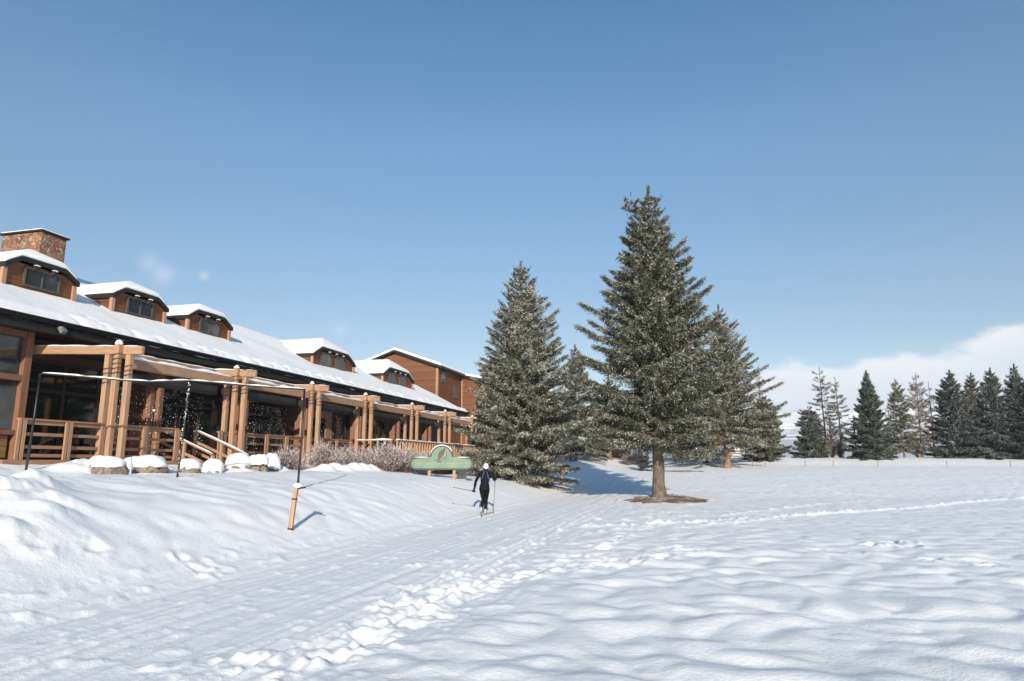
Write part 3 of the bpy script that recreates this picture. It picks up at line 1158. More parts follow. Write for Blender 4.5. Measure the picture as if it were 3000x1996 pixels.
dormer(16.7, 19.33, .67, .91, 8.88, [(.27, .76)], 2, 'glass_hi')
dormer(21.1, 23.8, .67, .91, 8.88, [(.27, .74)], 2, 'glass')
dormer(25.24, 28.06, .67, .93, 8.88, [(.28, .72)], 2, 'glass_hi')
dormer(35.7, 40.7, .57, .99, 9.30, [(.20, .42), (.54, .76)], 2, 'glass_hi')
dormer(45.2, 50.6, .57, 1.02, 9.36, [(.20, .40), (.54, .74)], 2, 'glass')

# ------------------------------------------------------------------ pergola in front of the porch
perg = thing('porch_pergola', 'orange cedar pergola of clustered posts and beams in front of the lodge', 'pergola', B(30, A_PERG, 1.7))


def crossz(a):
    return 5.06 + .045 * (A_PERG - a)


for i, w in enumerate(BAYS):
    gb = 1.25 if w > 30 else DECK - .45
    for (dw, da, top) in ((0, -.39, crossz(-16.8) - .13), (-.148, .08, 5.24), (0, .37, crossz(-16.0) - .13)):
        mb = MB()
        mb.beam(B(w + dw, A_PERG + da, gb), B(w + dw, A_PERG + da, top), .165, .165, U)
        bevel(obj('post', mb, 'cedar', perg), .012, 1)
        if dw:
            b = MB()
            b.ball(B(w + dw, A_PERG + da, 5.25), .1, (1.05, 1.05, .95), 10, 6, .05, i)
            obj('snow_cap', b, 'roof_snow', perg, smooth=True)
    mb = MB()
    mb.beam(B(w, A_COL + .1, crossz(A_COL + .1)), B(w, A_PERG + .82, crossz(A_PERG + .82)), .125, .25)
    bevel(obj('crossbeam', mb, 'cedar_beam', perg), .012, 1)
    mb = MB()
    mb.strip(B(w, A_COL + .5, crossz(A_COL + .5) + .125), B(w, A_PERG + .72, crossz(A_PERG + .72) + .125), .12, .05, i + 3, .2)
    b_ = mb
    obj('snow_strip', b_, 'roof_snow', perg, smooth=True)
ws = BAYS + [55.2]
for i in range(len(BAYS)):
    w0, w1 = ws[i] + .27, ws[i + 1] - .27
    mb = MB()
    mb.beam(B(w0, A_PERG - .0, 4.72), B(w1, A_PERG - .0, 4.72), .14, .30)
    bevel(obj('beam', mb, 'cedar_beam', perg), .012, 1)
    mb = MB()
    mb.strip(B(w0 + .05, A_PERG, 4.87), B(w1 - .05, A_PERG, 4.87), .16, .13, i * 2 + 1, .35)
    obj('snow_strip', mb, 'roof_snow', perg, smooth=True)
    mb = MB()
    mb.bbox(w0, w1, -17.25, -16.98, 4.24, 4.55)
    bevel(obj('rolled_awning', mb, 'awning', perg), .03, 2)
mb = MB()
mb.beam(B(16.37, -17.3, 5.10), B(55.4, -17.3, 5.10), .09, .20)
obj('purlin', mb, 'cedar_beam', perg)
mb = MB()
mb.strip(B(16.37, -17.3, 5.20), B(55.4, -17.3, 5.20), .11, .07, 31, .15)
obj('snow_strip', mb, 'roof_snow', perg, smooth=True)


# light cables strung from post to post, with bulbs
def cable(name, label, pts, r=.011, bulbs=0, br=.022):
    mb = MB()
    mb.tube(pts, r, 5)
    o = obj(name, mb, 'cable', loc=pts[0])
    tag(o, label, 'string lights', 'light cables strung along the pergola')
    if bulbs:
        mb = MB()
        L = len(pts)
        for k in range(bulbs):
            f = (k + .5) / bulbs * (L - 1)
            i = min(L - 2, int(f))
            mb.ball(pts[i].lerp(pts[i + 1], f - i) - Z * .04, br, (1, 1, 1.3), 5, 4)
        b = obj('bulb', mb, 'glassbulb', o)
        b['kind'] = 'stuff'
    return o


def sagged(a, b, sag, n=10):
    return [a.lerp(b, i / n) - Z * (sag * 4 * (i / n) * (1 - i / n)) for i in range(n + 1)]


pa, pb = [], []
for i in range(len(BAYS)):
    q0, q1 = BAYS[i], ws[i + 1]
    pa += sagged(B(q0, -15.75, 5.25), B(q1, -15.75, 5.25), .12, 9)
    pb += sagged(B(q0, -15.62, 5.02), B(q1, -15.62, 5.10), .02, 9)
cable('string_lights', 'black bulb cable sagging along the pergola beam ends, the upper one', pa, .012, 0)
cable('string_lights', 'taut black cable along the pergola beam ends, the lower one', pb, .010, 0)

wr = MB()  # dark coils added to stand for cable shadow stripes near the post tops
for w in BAYS:
    for (dw, da, z0_, z1_, n_) in ((-.148, .08, 4.25, 4.95, 5), (0, -.39, 4.0, 4.55, 4), (0, .37, 4.2, 4.6, 3)):
        c_ = B(w + dw, A_PERG + da, 0)
        wr.tube([c_ + Vector((.125 * math.cos(t_ * .7), .125 * math.sin(t_ * .7), z0_ + (z1_ - z0_) * t_ / (9 * n_))) for t_ in range(9 * n_ + 1)], .011, 4)
w_ = obj('shadow_stripe_coil', wr, 'cable', bpy.data.objects['string_lights'])
w_['kind'] = 'stuff'

# dotted curtains of tiny lights in the first bays, seen as white specks against the dark glass
for i, lab in ((0, 'curtain of tiny white lights beside the black framed glass bay'), (1, 'curtain of tiny white lights above the porch steps'),
               (2, 'curtain of tiny white lights behind the tallest black pole')):
    root = thing('light_curtain', lab, 'light curtain', B(BAYS[i] + 2.6, -17.4, 4.2), 'light curtains hanging in the porch bays')
    wires, bl = MB(), MB()
    rg = random.Random(20 + i)
    lo = 2.0 if i != 0 else .9
    w = BAYS[i] + lo
    while w < BAYS[i + 1] - .4:
        zb = rg.uniform(2.0, 2.6)
        wires.tube([B(w, -17.4, 4.22), B(w + rg.uniform(-.03, .03), -17.4, zb)], .003, 3, False)
        z = 4.1
        while z > zb:
            if rg.random() < .62:
                bl.ball(B(w + rg.uniform(-.05, .05), -17.4 + rg.uniform(-.04, .04), z), rg.choice([.010, .013, .018]), (1, 1, 1), 4, 3)
            z -= rg.uniform(.06, .16)
        w += rg.uniform(.10, .2)
    obj('wire', wires, 'cable', root)
    o = obj('bulb', bl, 'glassbulb', root)
    o['kind'] = 'stuff'


# ------------------------------------------------------------------ railings
def railing(label, w0, w1, a, ztop, zbot, style, snow, group='porch railings'):
    root = thing('porch_railing', label, 'railing', B((w0 + w1) / 2, a, zbot), group)
    L = w1 - w0
    mb = MB()
    mb.beam(B(w0 - .05, a, ztop - .02), B(w1 + .05, a, ztop - .02), .15, .045)
    mb.beam(B(w0, a, ztop - .10), B(w1, a, ztop - .10), .045, .1)
    obj('top_rail', mb, 'cedar_rail', root)
    if style == 'boards':
        n = max(2, round(L / 1.42))
        for i in range(n + 1):
            w = w0 + L * i / n
            mb = MB()
            for s in (-.065, .065):
                mb.beam(B(w + s, a + .07, zbot - .28), B(w + s, a + .07, ztop - .045), .045, .09, U)
            obj('post', mb, 'cedar', root)
        for h in (.66, .33, .11):
            mb = MB()
            mb.beam(B(w0, a - .02, zbot + h), B(w1, a - .02, zbot + h), .04, .085)
            obj('rail', mb, 'cedar_rail', root)
    else:
        for h in (.52, .1):
            mb = MB()
            mb.beam(B(w0, a - .04, zbot + h), B(w1, a - .04, zbot + h), .04, .08)
            obj('rail', mb, 'cedar_rail', root)
        n = round(L / .36)
        mb = MB()
        for i in range(n + 1):
            w = w0 + L * i / n
            mb.beam(B(w, a + .03, zbot - .3), B(w, a + .03, ztop - .045), .09, .05, U)
        obj('baluster', mb, 'cedar', root)
    if snow:
        mb = MB()
        mb.strip(B(w0, a, ztop + .004), B(w1, a, ztop + .004), .16, snow, int(w0), .4)
        obj('snow_strip', mb, 'roof_snow', root, smooth=True)
    return root


railing('boarded railing below the glass bay, ending at the porch steps', 13.75, 19.25, -16.75, 2.91, DECK, 'boards', 0)
railing('boarded railing behind the reddish bushes, past the porch steps', 21.4, 31.2, -16.75, 2.91, DECK, 'boards', 0)
railing('baluster railing topped with snow behind the green sign', 31.5, 53.6, -14.35, 2.91, DECK, 'balusters', .09)
# the short return of the outer railing
root = thing('porch_railing', 'short return of the snow-topped baluster railing behind the bushes', 'railing', B(31.35, -15.3, DECK), 'porch railings')
mb = MB()
mb.beam(B(31.35, -16.5, 2.89), B(31.35, -14.5, 2.89), .15, .045)
obj('top_rail', mb, 'cedar_rail', root)
mb = MB()
for k in range(6):
    a = -16.4 + k * .37
    mb.beam(B(31.35, a, DECK - .3), B(31.35, a, 2.86), .05, .09, U)
obj('baluster', mb, 'cedar', root)
mb = MB()
mb.strip(B(31.35, -16.5, 2.915), B(31.35, -14.5, 2.915), .15, .08, 5, .4)
obj('snow_strip', mb, 'roof_snow', root, smooth=True)
# sloping hand rails on both sides of the steps
for k, (w, lab) in enumerate(((19.35, 'sloping stair railing going down from the near boarded railing'), (21.22, 'sloping stair railing on the far side of the porch steps'))):
    root = thing('stair_railing', lab, 'railing', B(w, -16.6, 1.6), 'stair railings')
    p, q = B(w, -17.6, 2.95), B(w + .1, -15.4, 2.05)
    mb = MB()
    mb.beam(p, q, .12, .05)
    mb.beam(p - Z * .4, q - Z * .4, .04, .09)
    mb.beam(p - Z * .75, q - Z * .75, .04, .09)
    obj('rail', mb, 'cedar_rail', root)
    for f in (0, .5, 1):
        r_ = p.lerp(q, f)
        mb = MB()
        mb.beam(Vector((r_.x, r_.y, 1.2)), r_ - Z * .03, .09, .09, U)
        obj('post', mb, 'cedar', root)
    mb = MB()
    mb.strip(p + Z * .026, q + Z * .026, .12, .05, k + 2, .4)
    obj('snow_strip', mb, 'roof_snow', root, smooth=True)

# ------------------------------------------------------------------ the taller annex behind the lodge
AW, AA = 60.0, -23.3            # near gable wall and front wall of the annex
annex = thing('timber_annex', 'tall brown timber annex with snowy gable roof rising beyond the lodge', 'annex', B(66, -26, 1.5))
ridge_a, ridge_z, eave_z = -27.7, 12.42, 10.85
mb = MB()
mb.prism([B(AW, AA, .8), B(AW, AA, eave_z - .12), B(AW, ridge_a, ridge_z - .12), B(AW, -32.1, eave_z - .12), B(AW, -32.1, .8)], U * 20)
obj('wall', mb, 'siding2', annex)
mb = MB()
mb.prism([B(66.6, AA + .01, .8), B(66.6, -14.0, .8), B(66.6, -14.0, 8.6), B(66.6, AA + .01, 10.72)], U * 13.3)
wing = obj('wing', mb, 'siding2', annex)
mb = MB()
mb.beam(B(AW - .03, AA - .06, .9), B(AW - .03, AA - .06, eave_z - .2), .2, .2, U)
obj('corner_board', mb, 'cedar', annex)
mb = MB()
mb.beam(B(66.57, AA + .12, .9), B(66.57, AA + .12, 10.5), .12, .1, U)
obj('corner_board', mb, 'cedar', annex)
mb = MB()
s_ = (ridge_z - eave_z) / (ridge_a - AA)


def gable_slab(w0, w1, over, lo, hi):
    e = AA + over
    ez = eave_z + s_ * (e - AA) * 1.0
    ez = ridge_z - abs(s_) * (e - ridge_a)
    e2 = 2 * ridge_a - e
    return [B(w0, e, ez + lo), B(w0, e, ez + hi), B(w0, ridge_a, ridge_z + hi), B(w0, e2, ez + hi), B(w0, e2, ez + lo), B(w0, ridge_a, ridge_z + lo)], U * (w1 - w0)


mb.prism(*gable_slab(AW - .45, 80.3, .45, -.10, .10))
rf = obj('roof', mb, 'trim', annex)
mb = MB()
mb.prism(*gable_slab(AW - .40, 80.2, .40, .102, .36))
sn = obj('roof_snow', mb, 'roof_snow', rf)
bevel(sn, .1, 3)
mb = MB()
mb.prism([B(66.2, AA + .48, 10.50), B(66.2, -13.6, 8.56), B(66.2, -13.6, 8.76), B(66.2, AA + .48, 10.70)], U * 14)
rf2 = obj('wing_roof', mb, 'trim', annex)
mb = MB()
mb.prism([B(66.25, AA + .5, 10.71), B(66.25, -13.65, 8.77), B(66.25, -13.65, 9.0), B(66.25, AA + .5, 10.95)], U * 13.9)
bevel(obj('wing_snow', mb, 'roof_snow', rf2), .08, 3)
for (px, py, hw, hh) in ((1298, 1102, .42, .55), (1334, 1148, .42, .60)):
    p = on_n(px, py, AA)
    w = p.x * U.x + p.y * U.y
    window('window', w - hw, w + hw, p.z - hh, p.z + hh, AA + .005, annex, 2, 'glass_hi', 'frame', .10)

# ------------------------------------------------------------------ small buildings seen under the branches
p = at(1768, 1349, 74)
cab = thing('log_cabin', 'low red-brown log cabin half hidden beneath the spruce branches', 'cabin', p)
mb = MB()
x0, x1, y0, z0 = p.x - 3.0, p.x + 2.9, p.y, p.z - .6


def wbox(mb, xa, xb, ya, yb, za, zb):
    return mb.hexa([(xa, ya, za), (xb, ya, za), (xb, yb, za), (xa, yb, za), (xa, ya, zb), (xb, ya, zb), (xb, yb, zb), (xa, yb, zb)])


wbox(mb, x0, x1, y0, y0 + 4, z0, z0 + 2.05)
obj('wall', mb, 'logs', cab)
mb = MB()
wbox(mb, x1 - 2.5, x1 - .2, y0 - .06, y0 - .002, z0 + .3, z0 + 1.9)
obj('board_door', mb, 'cedar_rail', cab)
mb = MB()
for k in range(4):
    mb.beam(Vector((x0 + .2 + k * 1.0, y0 - .9, z0)), Vector((x0 + .2 + k * 1.0, y0 - .9, z0 + 1.9)), .14, .14, Vector((1, 0, 0)))
obj('post', mb, 'column', cab)
mb = MB()
mb.prism([(x0 - .5, y0 - 1.2, z0 + 1.9), (x0 - .5, y0 + 2, z0 + 2.35), (x0 - .5, y0 + 4.6, z0 + 2.0), (x0 - .5, y0 + 4.6, z0 + 2.12), (x0 - .5, y0 + 2, z0 + 2.5), (x0 - .5, y0 - 1.2, z0 + 2.05)], (x1 - x0 + 1, 0, 0))
rf = obj('roof', mb, 'trim', cab)
mb = MB()
mb.prism([(x0 - .45, y0 - 1.15, z0 + 2.06), (x0 - .45, y0 + 2, z0 + 2.51), (x0 - .45, y0 + 4.5, z0 + 2.13), (x0 - .45, y0 + 4.5, z0 + 2.28), (x0 - .45, y0 + 2, z0 + 2.68), (x0 - .45, y0 - 1.15, z0 + 2.18)], (x1 - x0 + .9, 0, 0))
bevel(obj('roof_snow', mb, 'roof_snow', rf), .1, 3)

p = at(2118, 1350, 86)
shed = thing('log_pile', 'long stacked log pile capped with snow behind the leaning trunks', 'log pile', p)
mb = MB()
rg = random.Random(8)
for r_ in range(5):
    for k in range(2):
        y = p.y + k * .5
        z = p.z - .1 + r_ * .30
        xo = rg.uniform(-.3, .3)
        mb.tube([(p.x - 2.2 + xo, y, z), (p.x, y + .03, z + .02), (p.x + 2.2 + xo, y, z)], .15, 8)
obj('log', mb, 'bark_or', shed)
mb = MB()
for r_ in range(5):
    mb.strip(Vector((p.x - 2.3, p.y - .1, p.z + .05 + r_ * .30)), Vector((p.x + 2.3, p.y - .1, p.z + .05 + r_ * .30)), .2, .12 if r_ < 4 else .4, r_, .4)
obj('snow_strip', mb, 'roof_snow', shed, smooth=True)

# ------------------------------------------------------------------ frame of black pipes
P1, P2, P3 = at(75, 1385, 16.6), at(520, 1395, 17.5), at(873, 1420, 18.5)
T1, T2, T3 = at(118, 1094, 16.5), at(556, 1115, 17.4), at(892, 1141, 18.4)
fr = thing('pipe_frame', 'tall frame of three thin black pipes joined by a snow-lined crossbar', 'pipe frame', P2)
for (a, b) in ((P1, T1), (P2, T2), (P3, T3)):
    mb = MB()
    e = a + (a - b).normalized() * .5
    mb.tube([e, a, a.lerp(b, .5) + Vector((.01, 0, 0)), b], [.030, .030, .026, .024], 10)
    obj('pole', mb, 'pipe', fr, smooth=True)
mb = MB()
bar = [T1 + Vector((-.03, 0, -.06)), T1 + Vector((.06, 0, .0)), at(250, 1104, 16.8), at(360, 1114, 17.0), at(440, 1118, 17.2), at(500, 1116, 17.3), T2, at(620, 1120, 17.6), at(720, 1129, 17.9), at(800, 1135, 18.1), T3 + Vector((.03, 0, 0))]
mb.tube(bar, .024, 8)
obj('crossbar', mb, 'pipe', fr, smooth=True)
mb = MB()
for a, b in zip(bar[1:-1], bar[2:]):
    mb.strip(a + Z * .016, b + Z * .016, .055, .045, 3, .7)
obj('snow_strip', mb, 'roof_snow', fr, smooth=True)
mb = MB()
rg = random.Random(4)
for k in range(70):
    f = rg.uniform(.02, .98)
    c = P2.lerp(T2, f)
    an = rg.uniform(3.4, 6.0)
    mb.ball(c + Vector((math.cos(an), math.sin(an), 0)) * .026, rg.uniform(.006, .013), (1, .6, 1.3), 5, 4)
o = obj('snow_speck', mb, 'roof_snow', fr)
o['kind'] = 'stuff'

# ------------------------------------------------------------------ wooden stub, stakes
a, b = ground_hit(850, 1556, 10, 20), None
b = at(868, 1428, a.y)
stub = thing('marker_post', 'leaning square wooden post with dark metal bands standing in the trail edge', 'post', a)
mb = MB()
mb.beam(a - (b - a).normalized() * .3, b, .088, .088, Vector((0, 1, 0)))
bevel(obj('post', mb, 'cedar', stub), .008, 1)
mb = MB()
for f in (.05, .73):
    c = a.lerp(b, f)
    t = (b - a).normalized()
    mb.beam(c - t * .014, c + t * .014, .096, .096, Vector((0, 1, 0)))
obj('band', mb, 'black', stub)
mb = MB()
c = b - Z * .03
mb.beam(c + Vector((.03, 0, .0)), c + Vector((.20, -.02, .03)), .03, .03)
obj('hook', mb, 'black', stub)
mb = MB()
mb.ball(b + Vector((.03, 0, .035)), .085, (1.15, 1, .62), 10, 6, .06, 2)
obj('snow_cap', mb, 'roof_snow', stub, smooth=True)

a = at(381, 1398, 17.0)
mb = MB()
mb.tube([a - Z * .3, a + Z * .32], .032, 8)
mb.tube([a + Z * .32, a + Z * .50 + Vector((-.01, 0, 0))], .012, 6)
mb.beam(a + Z * .36 - Vector((.05, 0, 0)), a + Z * .36 + Vector((.05, 0, 0)), .03, .02)
tag(obj('grey_stake', mb, 'grey', loc=a, smooth=False), 'short grey metal stake in the snow before the boulders', 'stake')
a = ground_hit(1645, 1421, 25, 60)
b = at(1645, 1355, a.y)
mb = MB()
mb.beam(a - Z * .3, b, .14, .14, Vector((0, 1, 0)))
mb.prism([b + Vector((-.07, -.07, 0)), b + Vector((.07, -.07, 0)), b + Vector((.07, .07, 0)), b + Vector((-.07, .07, 0))], (0, 0, .05))
tag(obj('wooden_stake', mb, 'cedar', loc=a), 'orange-brown wooden stake at the edge of the shaded snow', 'stake')
for px, lab in ((2205, 'thin field stake in front of the bushy fir at the wood edge'), (2242, 'thin field stake close to another, right of the bushy fir'),
                (2359, 'thin dark field stake in front of the small blue-green fir'), (2441, 'short field stake before the purple-brown bush'), (2571, 'thin field stake in front of the bluish broad spruce'),
                (2774, 'dark field stake on the shaded snow under the dark firs'), (2960, 'pale field stake close to the right edge of the photo')):
    a = at(px, 1362, 66)
    a.z = gz(a.x, a.y)
    mb = MB()
    mb.tube([a - Z * .2, a + Z * .58], .024, 6)
    tag(obj('field_stake', mb, 'bark', loc=a), lab, 'stake', 'stakes along the far edge of the field')

# ------------------------------------------------------------------ green lodge sign
DS = 30.0
sc_ = DS / 2035.0
c0 = at(1293, 1377, DS)
sign = thing('lodge_sign', 'green sign board with a round top and dark border on two short posts', 'sign', Vector((c0.x, c0.y, 1.15)))


def outline(off):
    R, w, ra = .265 - off, 1.37, .50 - off
    zc, za = .265, .53
    pts = []
    for k in range(13):
        an = -math.pi / 2 + math.pi * k / 12
        pts.append((w - .265 + R * math.cos(an), zc + R * math.sin(an)))
    x0 = math.sqrt(max(0, ra ** 2 - max(0, zc + R - .545) ** 2))
    top = zc + R
    for k in range(17):
        an = math.pi * k / 16
        x, z = ra * math.cos(an), .545 + ra * math.sin(an)
        pts.append((x, max(z, top)))
    for k in range(13):
        an = math.pi / 2 + math.pi * k / 12
        pts.append((-w + .265 + R * math.cos(an), zc + R * math.sin(an)))
    return pts


def face_pts(pts, y):
    return [Vector((c0.x + x, c0.y + y, c0.z + z)) for x, z in pts]


M['sign_green'] = mat_plain('weathered_green_paint', (.115, .205, .148), .55, .22, 2.2)
M['sign_edge'] = mat_plain('dark_border_paint', (.035, .032, .022), .5, .2, 6)
M['sign_brown'] = mat_plain('brown_emblem_paint', (.075, .035, .028), .5, .3, 9)
M['sign_tan'] = mat_plain('faded_tan_lettering', (.30, .27, .15), .6, .3, 9)
M['sign_pink'] = mat_plain('faded_pink_stripe', (.34, .20, .15), .6, .2, 9)
mb = MB()
mb.prism(face_pts(outline(0), 0), (0, .09, 0))
obj('border', mb, 'sign_edge', sign)
mb = MB()
mb.prism(face_pts(outline(.068), -.012), (0, .01, 0))
obj('panel', mb, 'sign_green', sign)


def flat(name, pts, y, mat, parent):
    mb = MB()
    mb.prism(face_pts(pts, y), (0, .012, 0))
    return obj(name, mb, mat, parent)


# a leaf-shaped bird wing above a short stem
P0, P1_ = (-.15, .42), (.16, .95)
leaf = []
for k in range(11):
    f = k / 10
    leaf.append((P0[0] + (P1_[0] - P0[0]) * f - .115 * math.sin(math.pi * f) ** .8, P0[1] + (P1_[1] - P0[1]) * f + .06 * math.sin(math.pi * f)))
for k in range(1, 10):
    f = 1 - k / 10
    leaf.append((P0[0] + (P1_[0] - P0[0]) * f + .075 * math.sin(math.pi * f), P0[1] + (P1_[1] - P0[1]) * f - .045 * math.sin(math.pi * f)))
em = flat('emblem', leaf, -.026, 'sign_brown', sign)


def ribbon(off, wd, f0, f1):
    up_, dn = [], []
    for k in range(13):
        f = f0 + (f1 - f0) * k / 12
        cx = P0[0] + (P1_[0] - P0[0]) * f + off * math.sin(math.pi * f)
        cz = P0[1] + (P1_[1] - P0[1]) * f - off * .62 * math.sin(math.pi * f)
        h = wd * math.sin(math.pi * min(1, max(0, (k + .5) / 13))) ** .6
        up_.append((cx - h * .6, cz + h * .5))
        dn.append((cx + h * .6, cz - h * .5))
    return up_ + dn[::-1]


flat('stripe', ribbon(.135, .016, .02, .97), -.0265, 'sign_pink', em)
flat('stripe', ribbon(.185, .018, .08, .95), -.027, 'sign_brown', em)
mb = MB()
for (xa, za, xb, zb) in ((-.36, .41, -.02, .44), (-.22, .38, .0, .36), (-.20, .33, -.02, .32)):
    mb.beam(Vector((c0.x + xa, c0.y - .022, c0.z + za)), Vector((c0.x + xb, c0.y - .022, c0.z + zb)), .012, .022)
obj('stem', mb, 'sign_brown', em)
# the worn lettering: too faded to read in the photograph, kept as a row of faint worn strokes
mb = MB()
rg = random.Random(12)
x = -1.12
while x < 1.12:
    wd = rg.uniform(.035, .075)
    h = rg.uniform(.12, .15)
    zc = .255 + rg.uniform(-.01, .01)
    if rg.random() < .9:
        for s in ((0, .012) if rg.random() < .5 else (0, wd - .012)):
            wbox(mb, c0.x + x + s, c0.x + x + s + .016, c0.y - .0185, c0.y - .0125, c0.z + zc - h / 2, c0.z + zc + h / 2)
        for zz in rg.sample((-h / 2, 0, h / 2 - .02), 2):
            wbox(mb, c0.x + x + .005, c0.x + x + wd, c0.y - .0175, c0.y - .0122, c0.z + zc + zz, c0.z + zc + zz + .02)
    x += wd + (.035 if rg.random() < .85 else .10)
obj('lettering', mb, 'sign_tan', sign)
for px in (1257, 1330):
    q = at(px, 1377, DS)
    mb = MB()
    mb.beam(Vector((q.x, DS + .14, .6)), Vector((q.x, DS + .14, c0.z + .1)), .12, .12, Vector((0, 1, 0)))
    obj('post', mb, 'cedar', sign)
for (xa, xb) in ((-1.2, -.5), (.5, 1.2)):
    mb = MB()
    mb.strip(c0 + Vector((xa, .045, .53)), c0 + Vector((xb, .045, .53)), .10, .05, int(xa * 7), .6)
    obj('snow_strip', mb, 'roof_snow', sign, smooth=True)
mb = MB()
arc = [(math.cos(math.pi * k / 12), math.sin(math.pi * k / 12)) for k in range(2, 12)]
mb.tube([c0 + Vector((.51 * x, .045, .545 + .51 * z)) for x, z in arc], [.012 + .018 * max(0, z) for x, z in arc], 6)
obj('snow_strip', mb, 'roof_snow', sign, smooth=True)
for px, s, lab in ((1239, .16, 'grey box-shaped block under the left end of the green sign'), (1352, .13, 'grey block in the snow by the far post of the green sign')):
    q = at(px, 1384, DS + 1.2)
    mb = MB()
    mb.prism([q + Vector((-s * 1.6, 0, -.6)), q + Vector((s * 1.6, 0, -.6)), q + Vector((s * 1.5, 0, s * .6)), q + Vector((-s * 1.5, 0, s * .7))], (0, .3, 0))
    tag(bevel(obj('stone_block', mb, 'concrete', loc=q), .02), lab, 'stone block')

# ------------------------------------------------------------------ boulders with caps of snow
BL = [(286, 1362, 46, 1323, 0), (318, 1376, 84, 1323, 1), (388, 1368, 56, 1325, 0), (436, 1380, 92, 1327, 1), (555, 1376, 60, 1335, 1), (625, 1369, 54, 1330, 0),
      (697, 1374, 66, 1329, 0), (756, 1375, 56, 1325, 1), (794, 1376, 48, 1327, 0)]
BLAB = ['rounded snow mound half hidden behind the nearest wide boulder', 'wide grey-brown boulder with a thick snow cap, nearest to the lodge steps side',
        'snow-buried boulder wedged between the two widest boulders', 'flat-topped boulder with bare brown side under a deep snow cap', 'square boulder with snow cap standing beside the middle black pole',
        'domed boulder all covered in snow at the foot of the porch steps', 'large snow-covered boulder in front of the second pergola post', 'snow-capped boulder showing a brown rock face, in the row end cluster',
        'steep-sided snow-covered boulder, last of the row']
for k, ((px, py, wpx, ptop, bare), lab) in enumerate(zip(BL, BLAB)):
    q = on_n(px, py, -15.0 + (.35 if bare else -.1) if k < 9 else -13.6)
    r = wpx / 2035.0 * q.y / 2
    ht = (py - ptop) / 2010.0 * q.y
    q.z = min(q.z, gz(q.x, q.y) - .02)
    root = thing('boulder', lab, 'boulder', q, 'boulders capped with snow in front of the porch')
    g = random.Random(60 + k)
    nu, nv = 26, 14
    st, cp = MB(), MB()
    split = .52 if bare else .12

    def blob(mb, rx, rz, zc, sq, amp, z0, sd):
        o = len(mb.v)
        for j in range(nv + 1):
            th_ = math.pi * j / nv
            for i in range(nu):
                ph = 2 * math.pi * i / nu
                cx, cy, cz_ = math.sin(th_) * math.cos(ph), math.sin(th_) * math.sin(ph), math.cos(th_)
                m = (abs(cx) ** sq + abs(cy) ** sq + abs(cz_) ** sq) ** (-1 / sq)
                nz = float(pn(np.array([cx * 1.6 + sd * 5.1]), np.array([cy * 1.6 + cz_ * 2.1 + sd]), 3)[0])
                m *= 1 + amp * nz
                zz = zc + cz_ * rz * m
                mb.v.append(q + Vector((cx * rx * m, cy * rx * .85 * m, max(zz, z0))))
        for j in range(nv):
            for i in range(nu):
                i2 = (i + 1) % nu
                mb.f.append((o + j * nu + i, o + (j + 1) * nu + i, o + (j + 1) * nu + i2, o + j * nu + i2))
    blob(st, r * (1.06 if bare else .95), ht * .80, -ht * .10, 2.6, .5, -.6, k)
    obj('stone', st, 'boulder', root, smooth=True)
    if bare:
        blob(cp, r * 1.04, ht * .50, ht * .54, 2.35, .24, ht * (.36 + .1 * math.sin(k)), k + 20)
    else:
        blob(cp, r * 1.06, ht * .66, ht * .36, 2.3, .22, -.3, k + 20)
    obj('snow_cap', cp, 'roof_snow', root, smooth=True)


# ------------------------------------------------------------------ twiggy bushes
def bush(label, p, R, H, n, seed, mat='twig_red', frost=.55, cat='bush', group='twiggy bushes in front of the porch'):
    g = np.random.default_rng(seed)
    root = thing('twiggy_bush', label, cat, p, group)
    ns = 46
    az = g.uniform(0, 6.28, ns)
    sp = g.uniform(.1, 1.0, ns)
    hh = H * g.uniform(.6, 1.05, ns) * (1 - .35 * sp)
    b = g.integers(0, ns, n)
    s = g.uniform(.05, 1, n) ** .7
    rad_ = sp[b] * R * (s ** .8)
    pt = np.stack([np.cos(az[b]) * rad_, np.sin(az[b]) * rad_ * .75, hh[b] * s], -1)
    off = g.normal(0, .10, (n, 3)) * (.35 + .9 * s)[:, None]
    pt = pt + off
    d = unit(np.stack([np.cos(az[b]) * sp[b], np.sin(az[b]) * sp[b], np.full(n, .9)], -1) + g.normal(0, .65, (n, 3)))
    ln = g.uniform(.08, .22, n)
    wd = g.uniform(.010, .028, n)
    sv = unit(np.cross(d, g.normal(0, 1, (n, 3))))
    v = np.empty((n, 3, 3))
    v[:, 0], v[:, 1], v[:, 2] = pt - sv * (wd / 2)[:, None], pt + sv * (wd / 2)[:, None], pt + d * ln[:, None]
    v[..., 2] = np.maximum(v[..., 2], -.1)
    fr = np.clip(frost * (.2 + .9 * s) + g.normal(0, .2, n), 0, 1) * (g.uniform(0, 1, n) < .75)
    c = np.ones((n, 3, 4))
    c[..., 0] = fr[:, None]
    c[..., 1] = g.uniform(0, 1, n)[:, None]
    o = bpy.data.objects.new('twigs', crown_mesh('twigs', v.reshape(-1, 3), c.reshape(-1, 4), mat))
    col.objects.link(o)
    o.parent = root
    mb = MB()
    for k in range(ns):
        e = Vector((math.cos(az[k]) * sp[k] * R, math.sin(az[k]) * sp[k] * R * .75, hh[k])) + p
        m = p.lerp(e, .5) + Z * .1 * H
        mb.tube([p + Vector((math.cos(az[k]), math.sin(az[k]), 0)) * .05 - Z * .1, m, e], [.012, .009, .004], 4, False)
    obj('stem', mb, 'bark', root)
    return root


